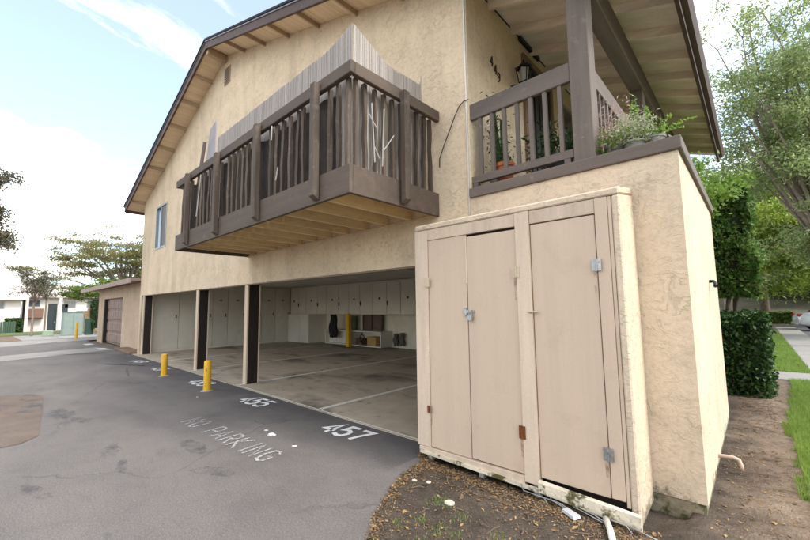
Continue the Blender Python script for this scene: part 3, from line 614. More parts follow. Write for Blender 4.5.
# reed screens tied behind the railing
def reed_screen(a, b, topfn, label):
    L = (Vector(b)-Vector(a)).length; n = int(L/.0085); t = MB(); dv = (Vector(b)-Vector(a)).normalized(); nv = Vector((-dv.y, dv.x, 0))
    th = thing('reed_screen', a, label, 'reed screen', 'reed screens tied inside the balcony railing')
    for k in range(n):
        s = k/n; p = Vector(a)+dv*L*s + nv*(.004*math.sin(s*L*9)+random.uniform(-.003,.003)); h = topfn(s)+random.uniform(-.006,.006) - (random.random() < .02)*random.uniform(0,.05)
        q = p + dv*random.uniform(-.003,.003) + Vector((0,0,h-3.02)); p.z = 3.02; q.z = h
        t.beam(p, q, random.uniform(.007,.011), .006, up=nv)
    t.build('reeds', REED, th, kind='stuff')
    c = MB()
    for z in (3.35, 3.7, 4.2, 4.45): c.tube([Vector(a)+dv*L*i/30+nv*(.004*math.sin(i/30*L*9)-.008)+Vector((0,0,z-a[2])) for i in range(31)], .0022, 4)
    c.build('stitching_wire', REED, th); return th
sc1 = reed_screen((-2.98, 2.45, 3.02), (-6.60, 2.45, 3.02), lambda s: 4.585-.02*s+.10*max(0, 1-s*7)**1.5, 'long grey reed screen standing above the front balcony rail')
sc2 = reed_screen((-2.95, 3.56, 3.02), (-2.965, 2.455, 3.02), lambda s: 4.45-.02*math.sin(s*3)+.46*max(0, s-.45)**1.25*1.05+.12*max(0, .03-s)/.03, 'short grey reed screen on the balcony end facing the landing')
V = []; nx_ = 60  # dark brown backing sheet filling the gaps between the front balusters
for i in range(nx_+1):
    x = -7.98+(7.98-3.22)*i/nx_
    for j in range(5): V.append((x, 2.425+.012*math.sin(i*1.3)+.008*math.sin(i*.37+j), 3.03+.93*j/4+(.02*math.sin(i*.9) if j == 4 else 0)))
me = bpy.data.meshes.new('dark_backing'); me.from_pydata(V, [], [(i*5+j, (i+1)*5+j, (i+1)*5+j+1, i*5+j+1) for i in range(nx_) for j in range(4)]); me.materials.append(simple('dark_brown_backing', (.045,.035,.03), .9, .35, (5,5,5), .2, 80, .3))
tag(link(bpy.data.objects.new('dark_backing', me)), 'dark brown backing sheet behind the front balcony balusters', 'cloth')
for (p, q, sc) in (((-2.80,2.52,3.62),(-2.795,2.62,3.50),sc2), ((-2.795,2.58,3.30),(-2.79,2.66,3.17),sc2), ((-2.79,2.72,3.28),(-2.79,2.88,3.50),sc2), ((-2.79,2.70,3.10),(-2.79,2.73,3.75),sc2), ((-2.80,2.56,3.75),(-2.80,2.60,3.12),sc2), ((-4.15,2.22,3.16),(-4.12,2.23,3.32),sc1), ((-4.3,2.23,3.72),(-4.29,2.23,3.9),sc1), ((-6.9,2.25,3.2),(-6.75,2.25,3.9),sc1)):
    MB().beam(p, q, .014, .004).build('broken_reed', simple('bleached_reed', (.62,.58,.55), .8, .1), sc)
for P, lab in ((((-6.66,2.46),(-6.86,2.46),(-6.93,2.47),4.86), 'pale grey plank leaning upright inside the balcony rail'), (((-7.62,2.5),(-7.80,2.5),(-7.36,2.5),4.74), 'dark brown plank leaning at a slant inside the balcony rail')):
    (a, b, c, zt) = P
    dark = zt < 4.8
    if dark: m = MB().beam((-8.0+.05, 2.5, 3.02), (-7.36, 2.5, zt), .03, .11, up=(1,0,0))
    else: m = MB().hexa([(-7.5,2.45,3.02),(-6.66,2.45,3.02),(-6.66,2.47,3.02),(-7.5,2.47,3.02),(-6.98,2.45,4.84),(-6.72,2.45,4.92),(-6.72,2.47,4.92),(-6.98,2.47,4.84)])
    m.build('plank', simple('dark_plank', (.13,.09,.085), .8, .2) if dark else simple('pale_plank', (.34,.31,.33), .8, .15), bevel=.003, label=lab, cat='plank')

# ------------------------------------------------------------------ landing: wall, cap, rails, post, roof timbers
LX0, LX1, LY1 = -2.35, -.37, 6.85
m = MB(); m.box(LX0+.0, LX1, YF, YF+.18, .10, 2.87); m.box(LX1-.18, LX1-.0005, YF+.18, LY1, .10, 2.87); m.box(LX0, LX1-.18, LY1-.18, LY1, .1, 2.87); m.box(LX0, LX1-.18, YF+.18, LY1-.18, 2.6, 2.84)
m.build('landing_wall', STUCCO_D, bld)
m = MB(); m.box(LX0, LX1-.012, YF+.012, YF+.2, -.12, .099); m.box(LX1-.2, LX1-.0125, YF+.2, LY1, -.12, .099); m.build('footing', FOOT, bld, bevel=.01)
m = MB(); m.box(LX0-.01, LX1+.03, YF-.03, YF+.22, 2.872, 2.985); m.build('wall_cap', LAND_X, bld, bevel=.006)
MB().box(LX1-.22, LX1+.029, YF+.221, LY1+.03, 2.872, 2.985).build('wall_cap', LAND_Y, bld, bevel=.006)
MB().box(LX0, LX1-.221, YF+.221, LY1, 2.842, 2.95).build('landing_floor', CONC, bld)
lp = MB().box(-1.185, -.995, YF+.01, YF+.20, 2.986, 5.15).build('landing_post', LAND_Z, bld, bevel=.006)
MB().box(-1.16, -1.0, 6.35, 6.52, 2.951, 5.0).build('landing_post', LAND_Z, bld, bevel=.006)
MB().box(-1.16, -.985, 3.252, 11.2, 4.80, 5.13).build('landing_beam', LAND_Y, bld, bevel=.006)
r = MB().beam((-2.35, YF+.045, 3.93), (-1.186, YF+.045, 3.93), .05, .20).build('landing_railing', LAND_X, bld, bevel=.006)
MB().beam((-2.35, YF+.045, 3.09), (-1.186, YF+.045, 3.09), .05, .085).build('bottom_rail', LAND_X, r, bevel=.005)
MB().box(-2.33, -2.27, YF+.02, YF+.08, 2.986, 3.046).build('spacer_block', LAND_X, r); MB().box(-1.28, -1.22, YF+.02, YF+.08, 2.986, 3.046).build('spacer_block', LAND_X, r)
LB = bpy.data.meshes.new('baluster'); a = MB().box(-.02,.02,-.02,.02,0,.745); LB.from_pydata(a.v, [], a.f); LB.materials.append(LAND_Z)
for x in (-2.23,-2.075,-1.92,-1.765,-1.61,-1.455,-1.30): inst(LB, 'baluster', (x, YF+.052, 3.10), r)
r2 = MB().beam((-1.06, YF+.201, 3.93), (-1.06, 6.35, 3.93), .05, .20).build('landing_railing', LAND_Y, bld, bevel=.006)
MB().beam((-1.06, YF+.201, 3.09), (-1.06, 6.35, 3.09), .05, .085).build('bottom_rail', LAND_Y, r2, bevel=.005)
for k in range(15): inst(LB, 'baluster', (-1.06, YF+.33+k*.15, 3.10), r2)
# rafters and roof boards over the landing
yr = 4.30
while yr < 11.2:
    a = MB(); x0, x1 = -2.35, -.40
    a.hexa([(x0,yr-.025,soff(x0)-.12),(x1,yr-.025,soff(x1)-.12),(x1,yr+.025,soff(x1)-.12),(x0,yr+.025,soff(x0)-.12),(x0,yr-.025,soff(x0)-.001),(x1,yr-.025,soff(x1)-.001),(x1,yr+.025,soff(x1)-.001),(x0,yr+.025,soff(x0)-.001)])
    a.build('rafter', RAFT, bld); yr += .64
for k in range(13):
    y0 = YF+.105+k*.58; y1 = min(y0+.574, 11.3); x0, x1 = -2.35, -.36
    if y0 > 11.2: break
    MB().hexa([(x0,y0,soff(x0)),(x1,y0,soff(x1)),(x1,y1,soff(x1)),(x0,y1,soff(x0)),(x0,y0,soff(x0)+.018),(x1,y0,soff(x1)+.018),(x1,y1,soff(x1)+.018),(x0,y1,soff(x0)+.018)]).build('soffit_board', SOFFIT_X, bld)
MB().box(-.40, -.36, 3.25, 11.3, soff(-.36)-.16, soff(-.36)+.12).build('eave_board', FASCIA, roof)
# box gutter along the right eave
g = MB(); zt = soff(-.3)+.10
g.prism([(-.358,zt),(-.358,zt-.13),(-.30,zt-.13),(-.262,zt-.07),(-.262,zt),(-.272,zt),(-.272,zt-.066),(-.304,zt-.12),(-.348,zt-.12),(-.348,zt)], 'y', 3.22, 11.32)
g.build('gutter', simple('brown_gutter', (.12,.075,.065), .5, .12, bmp=.03), roof)
MB().box(-2.345, -2.30, 5.15, 5.85, 5.62, 5.68).build('soffit_vent', DARKM, bld)
# front door, trim, lantern, house numbers on the wall facing the landing
dr = MB().box(-2.349, -2.335, 5.32, 6.28, 2.951, 5.38).build('front_door', simple('dark_door', (.035,.04,.038), .5, .2, (1,1,1)), bld)
for b in ((5.24,5.32,2.951,5.46),(6.28,6.36,2.951,5.46),(5.32,6.28,5.38,5.46)): MB().box(-2.349, -2.31, b[0], b[1], b[2], b[3]).build('door_trim', simple('door_trim_paint', (.24,.15,.10), .6, .15), dr)
for k in range(5): MB().box(-2.334, -2.322, 5.42+k*.19, 5.44+k*.19, 3.05, 5.3).build('security_bar', DARKM, dr)
for k in range(4): MB().box(-2.3345, -2.324, 5.36, 6.24, 3.1+k*.7, 3.12+k*.7).build('security_bar', DARKM, dr)
MB().box(-2.322, -2.30, 5.37, 5.41, 3.95, 4.15).build('handle', STEEL, dr)
w2 = MB().box(-2.349, -2.32, 6.75, 8.2, 3.9, 5.3).build('window', ALU, bld); MB().box(-2.3195, -2.315, 6.82, 8.13, 3.97, 5.23).build('pane', PANE_D, w2)
for i, ch in enumerate('449'):
    m = MB(); n0 = 0
    for line in GLY[ch]:
        pts = [(py*.13, px*.075) for px, py in line]
        cy0 = 4.27+i*.095; cz0 = 4.81-i*.075
        for a, b in zip(pts[:-1], pts[1:]): m.beam((-2.343-n0*.0004, cy0+a[1], cz0+a[0]), (-2.343-n0*.0004, cy0+b[1], cz0+b[0]), .014, .012, up=(1,0,0)); n0 += 1
    m.build('house_number', simple('dark_bronze_numeral', (.05,.035,.025), .5, .1), bld)
la = thing('wall_lantern', (-2.35, 4.98, 4.75), 'black metal wall lantern with glass sides beside the upstairs front door', 'wall lamp')
MB().lathe((-2.33, 4.9, 4.70), [(.0,-.07),(.055,-.06),(.06,.0),(.055,.06),(.0,.07)], 14).build('mounting_plate', DARKM, la)
MB().tube([(-2.33,4.92,4.70),(-2.26,4.95,4.66),(-2.2,4.98,4.70),(-2.2,4.98,4.80)], .012, 8).build('arm', DARKM, la, smooth=True)
a = MB()
for sx in (-1,1):
    for sy in (-1,1): a.beam((-2.2+sx*.055,4.98+sy*.055,4.80),(-2.2+sx*.085,4.98+sy*.085,5.02), .012,.012)
for z, h in ((4.80,.055),(5.02,.085)):
    a.beam((-2.2-h,4.98-h,z),(-2.2+h,4.98-h,z),.012,.014); a.beam((-2.2-h,4.98+h,z),(-2.2+h,4.98+h,z),.012,.0142); a.beam((-2.2-h,4.98-h,z),(-2.2-h,4.98+h,z),.0122,.0138); a.beam((-2.2+h,4.98-h,z),(-2.2+h,4.98+h,z),.0122,.0144)
a.build('lantern_frame', DARKM, la)
MB().lathe((-2.2,4.98,5.03), [(.12,0),(.07,.04),(.02,.08),(.012,.12)], 4).build('lantern_cap', DARKM, la)
MB().lathe((-2.2,4.98,4.80), [(.05,.005),(.075,.215)], 4).build('lantern_glass', simple('lantern_glass', (.45,.45,.42), .2, .05, bmp=0), la)
# small hook on the side wall and a hose spout
MB().tube([(-.37,5.56,1.86),(-.33,5.56,1.86),(-.31,5.50,1.83),(-.31,5.44,1.80)], .018, 8).build('wall_hook', DARKM, smooth=True, label='small black hook on the side of the landing wall', cat='hook')
MB().tube([(-.40,4.84,.14),(-.33,4.84,.15),(-.26,4.84,.155),(-.22,4.84,.14),(-.205,4.83,.09),(-.205,4.83,.05)], .017, 10).build('drain_spout', simple('pinkish_pipe', (.55,.40,.32), .6, .1), smooth=True, label='short curved pipe sticking out low on the landing wall', cat='pipe')

# ------------------------------------------------------------------ storage closet
SY = 3.25; shed = thing('storage_closet', (-1.77, 3.45, .06), 'beige outdoor storage closet with three doors built against the landing wall', 'storage closet')
SX0, SX1 = -2.83, -.717
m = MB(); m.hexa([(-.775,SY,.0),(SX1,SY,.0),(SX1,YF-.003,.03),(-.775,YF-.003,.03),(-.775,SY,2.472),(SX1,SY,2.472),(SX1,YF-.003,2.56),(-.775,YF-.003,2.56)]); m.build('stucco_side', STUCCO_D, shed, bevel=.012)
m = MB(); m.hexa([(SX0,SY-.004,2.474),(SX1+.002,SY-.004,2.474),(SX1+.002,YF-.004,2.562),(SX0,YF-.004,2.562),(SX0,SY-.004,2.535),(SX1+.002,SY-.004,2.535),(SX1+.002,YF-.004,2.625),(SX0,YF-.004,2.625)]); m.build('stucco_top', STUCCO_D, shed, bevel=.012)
MB().box(-2.82, -.776, SY+.06, SY+.075, .13, 2.47).build('back_panel', DARKPOST, shed)
MB().box(-2.825, -2.80, SY+.076, YF-.003, .13, 2.47).build('side_panel', TRIM, shed)
MB().box(-2.79, -.78, SY+.0755, YF-.003, .08, .128).build('floor_panel', DARKPOST, shed)
MB().box(SX0, -2.652, SY-.003, SY+.055, .12, 2.47).build('frame_board', TRIM2, shed, bevel=.004)
MB().box(-2.650, -1.592, SY+.003, SY+.05, 2.352, 2.4715).build('frame_board', TRIM, shed, bevel=.003)
MB().box(-1.455, -.902, SY+.003, SY+.05, 2.352, 2.4712).build('frame_board', TRIM, shed, bevel=.003)
MB().box(-1.590, -1.457, SY-.014, SY+.05, .085, 2.4705).build('frame_board', TRIM2, shed, bevel=.003)
MB().box(-.900, -.806, SY-.002, SY+.05, .16, 2.4708).build('frame_board', DOORP, shed, bevel=.003)
MB().box(-.803, -.778, SY+.004, SY+.05, .12, 2.4703).build('frame_board', TRIM, shed, bevel=.003)
d1 = MB().box(-2.648, -2.148, SY+.012, SY+.04, .128, 2.350).build('door', DOORP, shed, bevel=.003)
d2 = MB().box(-2.138, -1.597, SY+.010, SY+.04, .138, 2.325).build('door', DOORP, shed, bevel=.003)
d3 = MB().box(-1.450, -.908, SY+.008, SY+.04, .152, 2.342).build('door', DOORP, shed, bevel=.003)
MB().box(-2.15, -2.136, SY+.002, SY+.0085, 1.85, 2.34).build('edge_strip', TRIM2, d1)
def hinge(x, z, mat, par, w=.035, h=.095):
    o = MB().box(x-w, x-.004, SY-.022, SY-.0155, z-h/2, z+h/2).box(x+.004, x+w, SY-.022, SY-.0155, z-h/2, z+h/2)
    o.tube([(x,SY-.024,z-h/2-.004),(x,SY-.024,z+h/2+.004)], .007, 8); o.build('hinge', mat, par)
hinge(-2.652, 1.88, CREAMHW, d1); hinge(-2.652, .52, RUST, d1, .02, .07); hinge(-1.594, 1.92, CREAMHW, d2); hinge(-1.594, .50, RUST, d2, .03, .11); hinge(-.903, 1.93, STEEL, d3); hinge(-.903, .48, STEEL, d3)
# hasp and padlock; bolt
MB().box(-2.19, -2.06, SY-.004, SY+.011, 1.545, 1.575).box(-2.185, -2.15, SY-.006, SY+.011, 1.52, 1.60).build('hasp', STEEL, d2)
lk = MB(); lk.tube([(-2.115,SY-.02,1.525),(-2.115,SY-.025,1.56),(-2.10,SY-.027,1.577),(-2.085,SY-.025,1.56),(-2.085,SY-.02,1.525)], .005, 6); lk.box(-2.128,-2.072,SY-.034,SY-.008,1.475,1.53); lk.build('padlock', STEEL, d2)
MB().box(-1.48, -1.405, SY-.022, SY-.0155, 1.548, 1.566).tube([(-1.49,SY-.028,1.557),(-1.40,SY-.028,1.557)], .006, 6).build('bolt', CREAMHW, d3)
STREAK = paint_mat('rust_streak', (.26,.13,.06), .44, .85, 14)
for d_, x, z, w_, h_ in ((d2,-1.612,.44,.03,.16), (d1,-2.64,.47,.025,.12), (d3,-.925,.42,.03,.12), (d3,-.925,1.87,.03,.2), (d2,-1.615,1.86,.025,.2), (d1,-2.635,1.82,.02,.2)):
    y_ = SY+.0075 if d_ is not d1 else SY+.0095
    MB().add([(x-w_/2,y_,z),(x+w_/2,y_,z),(x+w_*.3,y_,z-h_),(x-w_*.3,y_,z-h_)], [(0,1,2,3)]).build('rust_streak', STREAK, d_, fixn=False)
# sill boards, the right one rotten and sagging
m = MB(); m.hexa([(-2.80,SY-.012,.070),(-1.592,SY-.012,.045),(-1.592,SY+.05,.045),(-2.80,SY+.05,.070),(-2.80,SY-.012,.118),(-1.592,SY-.012,.128),(-1.592,SY+.05,.128),(-2.80,SY+.05,.118)]); m.build('sill_board', TRIM, shed, bevel=.003)
m = MB(); m.hexa([(-2.78,SY-.032,.055),(-1.47,SY-.032,.035),(-1.47,SY-.013,.035),(-2.78,SY-.013,.055),(-2.78,SY-.032,.085),(-1.47,SY-.032,.068),(-1.47,SY-.013,.068),(-2.78,SY-.013,.085)]); m.build('sill_strip', ROTTEN, shed)
m = MB(); m.hexa([(-1.455,SY-.055,.050),(-.70,SY-.075,.018),(-.70,SY-.045,.018),(-1.455,SY-.016,.050),(-1.455,SY-.055,.135),(-.70,SY-.075,.118),(-.70,SY-.045,.125),(-1.455,SY-.016,.145)]); m.build('rotten_sill_board', ROTTEN, shed, bevel=.003)
for x in (-2.68, -2.05, -1.5): MB().box(x-.025, x+.025, SY+.02, SY+.08, -.06, .075).build('support_stub', CONC, shed)
# wires and scraps under the closet
m = MB()
for k in range(7):
    x = -1.62+k*.12; m.tube([(x,SY-.03,.07),(x+random.uniform(.02,.1),SY-.06,.03),(x+random.uniform(.1,.25),SY-.10,.045),(x+random.uniform(.25,.4),SY-.13,.02)], .004, 5)
m.build('wire_tangle', simple('grey_wire', (.3,.3,.3), .5, .2), label='tangle of thin grey wires hanging below the storage closet', cat='wire', smooth=True)
MB().tube([(-.93,3.17,.035),(-.87,3.04,.04),(-.80,2.86,.045)], .022, 10).build('pipe_piece', PVC, smooth=True, label='white plastic pipe piece lying on the dirt under the closet', cat='pipe')
MB().hexa([(-1.22,3.07,.03),(-1.10,3.0,.03),(-1.07,3.06,.035),(-1.19,3.13,.03),(-1.21,3.07,.05),(-1.11,3.01,.05),(-1.08,3.06,.055),(-1.19,3.12,.05)]).build('plastic_scrap', simple('grey_plastic', (.5,.5,.52), .4, .1), label='crumpled grey plastic scrap on the dirt by the wires', cat='litter')

# ------------------------------------------------------------------ inside the carport
SIDE = thing('storage_wall', (-16.85, 7, .012), 'row of tall grey-white storage closets along the carport left wall', 'closet')
prev = 3.95
for i, yv in enumerate((5.0, 6.28, 6.9, 7.7, 8.44, 9.1, 9.88)):
    dd = MB().box(-16.84, -16.80+.004*(i % 2), prev+.008, yv-.008, .10, 2.56).build('door', WHITEC, SIDE, bevel=.004)
    MB().box(-16.79, -16.77, yv-.12, yv-.09, 1.28, 1.42).build('latch', DARKM, dd)
    if 1 <= i: MB().box(-16.792, -16.788, (prev+yv)/2-.06, (prev+yv)/2+.06, 1.95, 2.02).build('number_plate', simple('grey_plate', (.2,.2,.19), .5, .1), dd)
    prev = yv
MB().box(-16.845, -16.815, 3.95, 9.9, .012, .098).build('plinth', WHITEC, SIDE)
cabx = (-16.78, -16.1, -15.43, -14.53, -13.82, -12.98, -12.28, -11.59, -10.82, -10.06, -9.35, -8.64, -7.9, -7.15, -6.4, -5.6, -4.8, -4.0, -3.3, -2.6)
UC = thing('wall_cabinet', (-9.7, 10.3, 1.33), 'long row of off-white overhead cabinets across the carport back wall', 'cabinet')
MB().box(-16.78, -2.6, 9.93, 10.79, 1.33, 2.60).build('cabinet_box', WHITEP, UC)
for i in range(len(cabx)-1):
    dd = MB().box(cabx[i]+.012, cabx[i+1]-.012, 9.90, 9.928, 1.36, 2.52).build('door', WHITEP, UC, bevel=.004)
    if i % 2: MB().box(cabx[i]+.03, cabx[i]+.075, 9.875, 9.899, 1.68, 1.84).build('latch', DARKM, dd)
    else: MB().box((cabx[i]+cabx[i+1])/2-.03, (cabx[i]+cabx[i+1])/2+.03, 9.875, 9.899, 1.9, 1.98).build('latch', DARKM, dd)
LC = thing('floor_cabinet', (-15.9, 10.2, .012), 'off-white floor-standing cabinet with two doors under the overhead cabinets', 'cabinet')
MB().box(-16.78, -15.0, 9.78, 10.79, .02, 1.328).build('cabinet_box', WHITEP, LC)
for a, b in ((-16.76, -15.72), (-15.70, -15.02)): MB().box(a, b, 9.755, 9.779, .06, 1.31).build('door', WHITEP, LC, bevel=.004)
MB().box(-16.84, -2.56, 10.75, 10.798, .02, 1.33).build('back_wall_panel', simple('cream_back_wall', (.78,.70,.56), .8, .1), bld)
SH = thing('shelf_unit', (-12.4, 10.4, .012), 'low white open shelf unit beside the yellow post in the carport', 'shelf')
MB().box(-14.2, -10.6, 10.1, 10.74, .62, .66).build('top_board', WHITEP, SH); MB().box(-14.2, -10.6, 10.1, 10.74, .05, .09).build('bottom_board', WHITEP, SH)
for x in (-14.2, -12.45, -10.64): MB().box(x, x+.05, 10.102, 10.74, .091, .619).build('side_board', WHITEP, SH)
MB().box(-14.15, -12.46, 10.3, 10.33, .091, .619).build('panel', WHITEP, SH)
MB().box(-12.40, -12.22, 9.83, 9.99, .012, 1.36).build('yellow_post', YELLOW, label='tall yellow wooden post under the overhead cabinets', cat='post', bevel=.01)
def boxthing(name, b, mat, label, cat):
    o = thing(name, ((b[0]+b[1])/2, (b[2]+b[3])/2, b[4]), label, cat); MB().box(*b).build('body', mat, o, bevel=.012)
    MB().box(b[0]-.01, b[1]+.01, b[2]-.008, b[3]+.01, b[5]-.05, b[5]+.012).build('lid', mat, o, bevel=.006); return o
boxthing('cardboard_box', (-11.5,-11.0,10.2,10.6,.092,.42), simple('cardboard', (.42,.27,.10), .8, .1), 'tan cardboard box on the lower shelf', 'box')
boxthing('tool_box', (-12.2,-11.75,10.2,10.5,.092,.34), simple('brown_toolbox', (.13,.07,.035), .5, .1), 'brown tool box on the lower shelf', 'toolbox')
a = MB(); a.tube([(-11.72,10.18,.12),(-11.9,10.16,.4),(-11.75,10.16,.55),(-11.6,10.16,.4),(-11.7,10.16,.3),(-11.95,10.17,.25)], .02, 6); a.build('cord_coil', BLACKP, label='dark coiled cord hanging at the front of the shelf', cat='cord', smooth=True)
pn = thing('folding_screen', (-11.9, 10.5, .66), 'brown framed folding panel standing on the white shelf', 'panel')
for k, x in enumerate((-12.15, -11.55)):
    MB().box(x, x+.58, 10.55, 10.58, .662, 1.29).build('panel', simple('brown_mesh_panel', (.16,.10,.075), .7, .15), pn)
    for b in ((x,x+.04),(x+.54,x+.58)): MB().box(b[0], b[1], 10.53, 10.549, .662, 1.29).build('frame_bar', simple('dark_wood_bar', (.06,.035,.025), .6, .1), pn)
fb = thing('folded_chair', (-12.9, 10.5, .66), 'folded green and red chair standing on the shelf behind the post', 'chair')
MB().box(-12.95, -12.55, 10.5, 10.56, .662, 1.25).build('seat', simple('green_canvas', (.09,.105,.06), .8, .1), fb); MB().box(-13.10, -12.97, 10.48, 10.56, .662, 1.27).build('backrest', simple('red_canvas', (.25,.04,.035), .8, .1), fb)
def cloth(name, cx, cy, z0, z1, wd, col, label, cat):
    V = []; n = 14; mrow = 10; r = random.Random(5)
    for j in range(mrow+1):
        s = j/mrow; z = z1+(z0-z1)*s; ww = wd*(.55+.45*math.sin(min(1, s*1.3)*1.57))*(1-.25*max(0, s-.8)/.2)
        for i in range(n+1):
            th = -1.57+3.14159*2*i/n; V.append((cx+math.sin(th)*ww*.5+.03*math.sin(s*9), cy+math.cos(th)*.10*(1+.4*math.sin(i*2.3+s*4)), z+.03*math.sin(i*1.7)*s))
    F = [(j*(n+1)+i, j*(n+1)+i+1, (j+1)*(n+1)+i+1, (j+1)*(n+1)+i) for j in range(mrow) for i in range(n)]
    me = bpy.data.meshes.new(name); me.from_pydata(V, [], F); me.materials.append(simple(name+'_cloth', col, .9, .2)); me.polygons.foreach_set('use_smooth', [True]*len(F))
    o = bpy.data.objects.new(name, me); link(o); return tag(o, label, cat)
cloth('jacket', -13.45, 10.0, .34, 1.32, .55, (.015,.017,.016), 'black jacket hanging in front of the white shelf', 'jacket')
cloth('work_bag', -10.28, 10.6, .12, .58, .22, (.13,.115,.10), 'dark work bag hanging low left on the carport back wall', 'bag')
cloth('work_bag', -9.95, 10.6, .14, .62, .20, (.09,.08,.07), 'dark work bag hanging beside another one on the back wall', 'bag')
cloth('tarpaulin', -8.75, 10.55, .1, .7, .5, (.05,.048,.045), 'black bundled tarpaulin beside the closet edge inside the carport', 'tarpaulin')
for x in (-13.5, -6.6): MB().lathe((x, 7.0, 2.52), [(.02,.1),(.1,.09),(.11,.05),(.07,.0)], 16).build('ceiling_light', WHITEP, smooth=True, label='small round unlit ceiling light in the carport, '+('far' if x < -10 else 'near')+' one', cat='light')

# ------------------------------------------------------------------ bollards
def bollard(x, y, h, label):
    o = thing('bollard', (x, y, fz(x)), label, 'bollard', 'yellow bollards'); z = fz(x)
    MB().lathe((x,y,z), [(.068,-.05),(.070,.0),(.068,h*.5),(.068,h-.03),(.058,h-.008),(.03,h),(.0,h+.002)], 18).build('post', YELLOW, o, smooth=True)
    MB().lathe((x,y,z), [(.12,.004),(.10,.012),(.072,.018)], 14).build('base_ring', CONC, o)
bollard(-10.8, 2.94, .54, 'short yellow bollard nearer the far end of the carport, second from the closet')
bollard(-8.14, 2.98, .60, 'short yellow bollard with a rust scar in front of the third carport post')
bollard(-28.6, 3.3, .98, 'yellow bollard beyond the annex garage near the green utility box')

# ------------------------------------------------------------------ annex garage
ax = thing('annex_garage', (-21.7, 5.5, 0), 'low cream stucco garage with brown panelled door joined to the far end', 'garage'); AY = 3.9
m = MB(); m.box(-26.4, -24.8, AY, AY+.2, -.1, 2.72); m.box(-20.6, -17.003, AY, AY+.2, -.1, 2.72); m.box(-24.8, -20.6, AY, AY+.2, 2.2, 2.72); m.box(-26.4, -26.2, AY+.2, 9, -.1, 2.72); m.build('wall', STUCCO_A, ax)
MB().hexa([(-28.8,3.42,2.70),(-17.01,3.42,2.70),(-17.01,10,3.3),(-28.8,10,3.3),(-28.8,3.42,2.80),(-17.01,3.42,2.80),(-17.01,10,3.4),(-28.8,10,3.4)]).build('roof', simple('annex_roof', (.30,.22,.19), .85, .2), ax)
MB().box(-28.83, -17.01, 3.385, 3.419, 2.64, 2.83).build('eave_board', simple('annex_fascia', (.36,.26,.22), .7, .15), ax)
gd = MB().box(-24.78, -20.62, AY+.14, AY+.18, 0, 2.198).build('garage_door', simple('brown_garage_door', (.20,.135,.11), .6, .15), ax)
m = MB()
for i in range(8):
    for j in range(4):
        x0 = -24.72+i*.515; z0 = .06+j*.54; m.hexa([(x0,AY+.138,z0),(x0+.45,AY+.138,z0),(x0+.45,AY+.139,z0+.45),(x0,AY+.139,z0+.45),(x0+.05,AY+.115,z0+.05),(x0+.40,AY+.115,z0+.05),(x0+.40,AY+.115,z0+.40),(x0+.05,AY+.115,z0+.40)])
m.build('raised_panels', simple('brown_garage_panel', (.24,.165,.135), .6, .15), gd, kind='stuff')
MB().box(-24.82, -24.60, AY-.02, AY+.135, 0, 2.2).build('door_jamb', DARKPOST, ax)
MB().box(-20.62, -20.5, AY-.015, AY-.0005, 0, 2.2).build('door_jamb', TRIM, ax)

# ------------------------------------------------------------------ plants on the landing
L_BRIGHT = leaves('bright_leaf', [(.10,.20,.03), (.20,.33,.05), (.30,.40,.10)], .4)
L_PALE = leaves('pale_leaf', [(.30,.34,.20), (.42,.44,.28), (.55,.54,.40)], .4)
L_PINK = leaves('pinkish_flower', [(.38,.24,.22), (.5,.33,.30), (.28,.24,.16)], .4)
L_DARK = leaves('dark_leaf', [(.02,.045,.015), (.035,.07,.02), (.05,.09,.03)], .25)
def planter(x, y, z, r, h, mat, label, cat='planter'):
    o = thing('planter', (x, y, z), label, cat)
    MB().lathe((x,y,z), [(r*.72,0),(r*.95,h*.85),(r*1.05,h*.86),(r*1.05,h),(r*.9,h),(r*.85,h*.9),(0,h*.9)], 18).build('pot', mat, o, smooth=False); return o
def clump(x, y, z, sx, sy, sz, n, size, mat, parent, name='foliage', up=.0, ratio=.35):
    C = RNG.normal(size=(n, 3))*np.array([sx, sy, sz])*.5 + np.array([x, y, z]); C[:, 2] = np.maximum(C[:, 2], z-sz*.7)
    V, F = leaf_geo(C, size, ratio, up); np_mesh(name, V, F, mat, parent)
GREYP = simple('grey_pot', (.28,.27,.25), .8, .1)
p = planter(-.86, 3.95, 2.986, .10, .13, GREYP, 'pot of pinkish flowering stems on the landing ledge beside the post'); clump(-.88, 3.95, 3.24, .22, .2, .26, 900, .035, L_PINK, p); clump(-.86, 3.95, 3.14, .25, .2, .12, 700, .05, L_BRIGHT, p, 'lower_leaves')
p = planter(-.70, 3.88, 2.986, .09, .10, GREYP, 'pot of pale rounded bushy plant in the middle of the landing ledge'); clump(-.70, 3.88, 3.17, .17, .17, .15, 1500, .035, L_PALE, p)
p = planter(-.56, 3.95, 2.986, .09, .12, GREYP, 'pot with bright green fern fronds near the landing ledge corner')
V = []; F = []
for k in range(16):
    a = random.uniform(0, 6.28); l = random.uniform(.2, .34); e = random.uniform(.5, 1.2); C = []
    for i in range(14):
        s = i/13; px = -.56+math.cos(a)*l*s; py = 3.95+math.sin(a)*l*s*.7; pz = 3.1+l*e*s - .35*l*s*s
        for q in (-1, 1):
            C.append((px - math.sin(a)*q*.025*(1-s*.7), py + math.cos(a)*q*.025*(1-s*.7), pz))
    V += C
v_, f_ = leaf_geo(np.array(V), .045, .4); np_mesh('fronds', v_, f_, L_BRIGHT, p)
MB().tube([(-.72,4.05,3.05),(-.72,4.06,3.3),(-.71,4.06,3.52)], [.006,.005,.003], 5).build('tall_stem', L_BRIGHT, p); clump(-.715, 4.06, 3.42, .04, .04, .16, 120, .05, L_BRIGHT, p, 'stem_leaves')
c = planter(-2.15, 4.0, 2.95, .11, .22, GREYP, 'pot with a tall thin green cactus behind the landing railing')
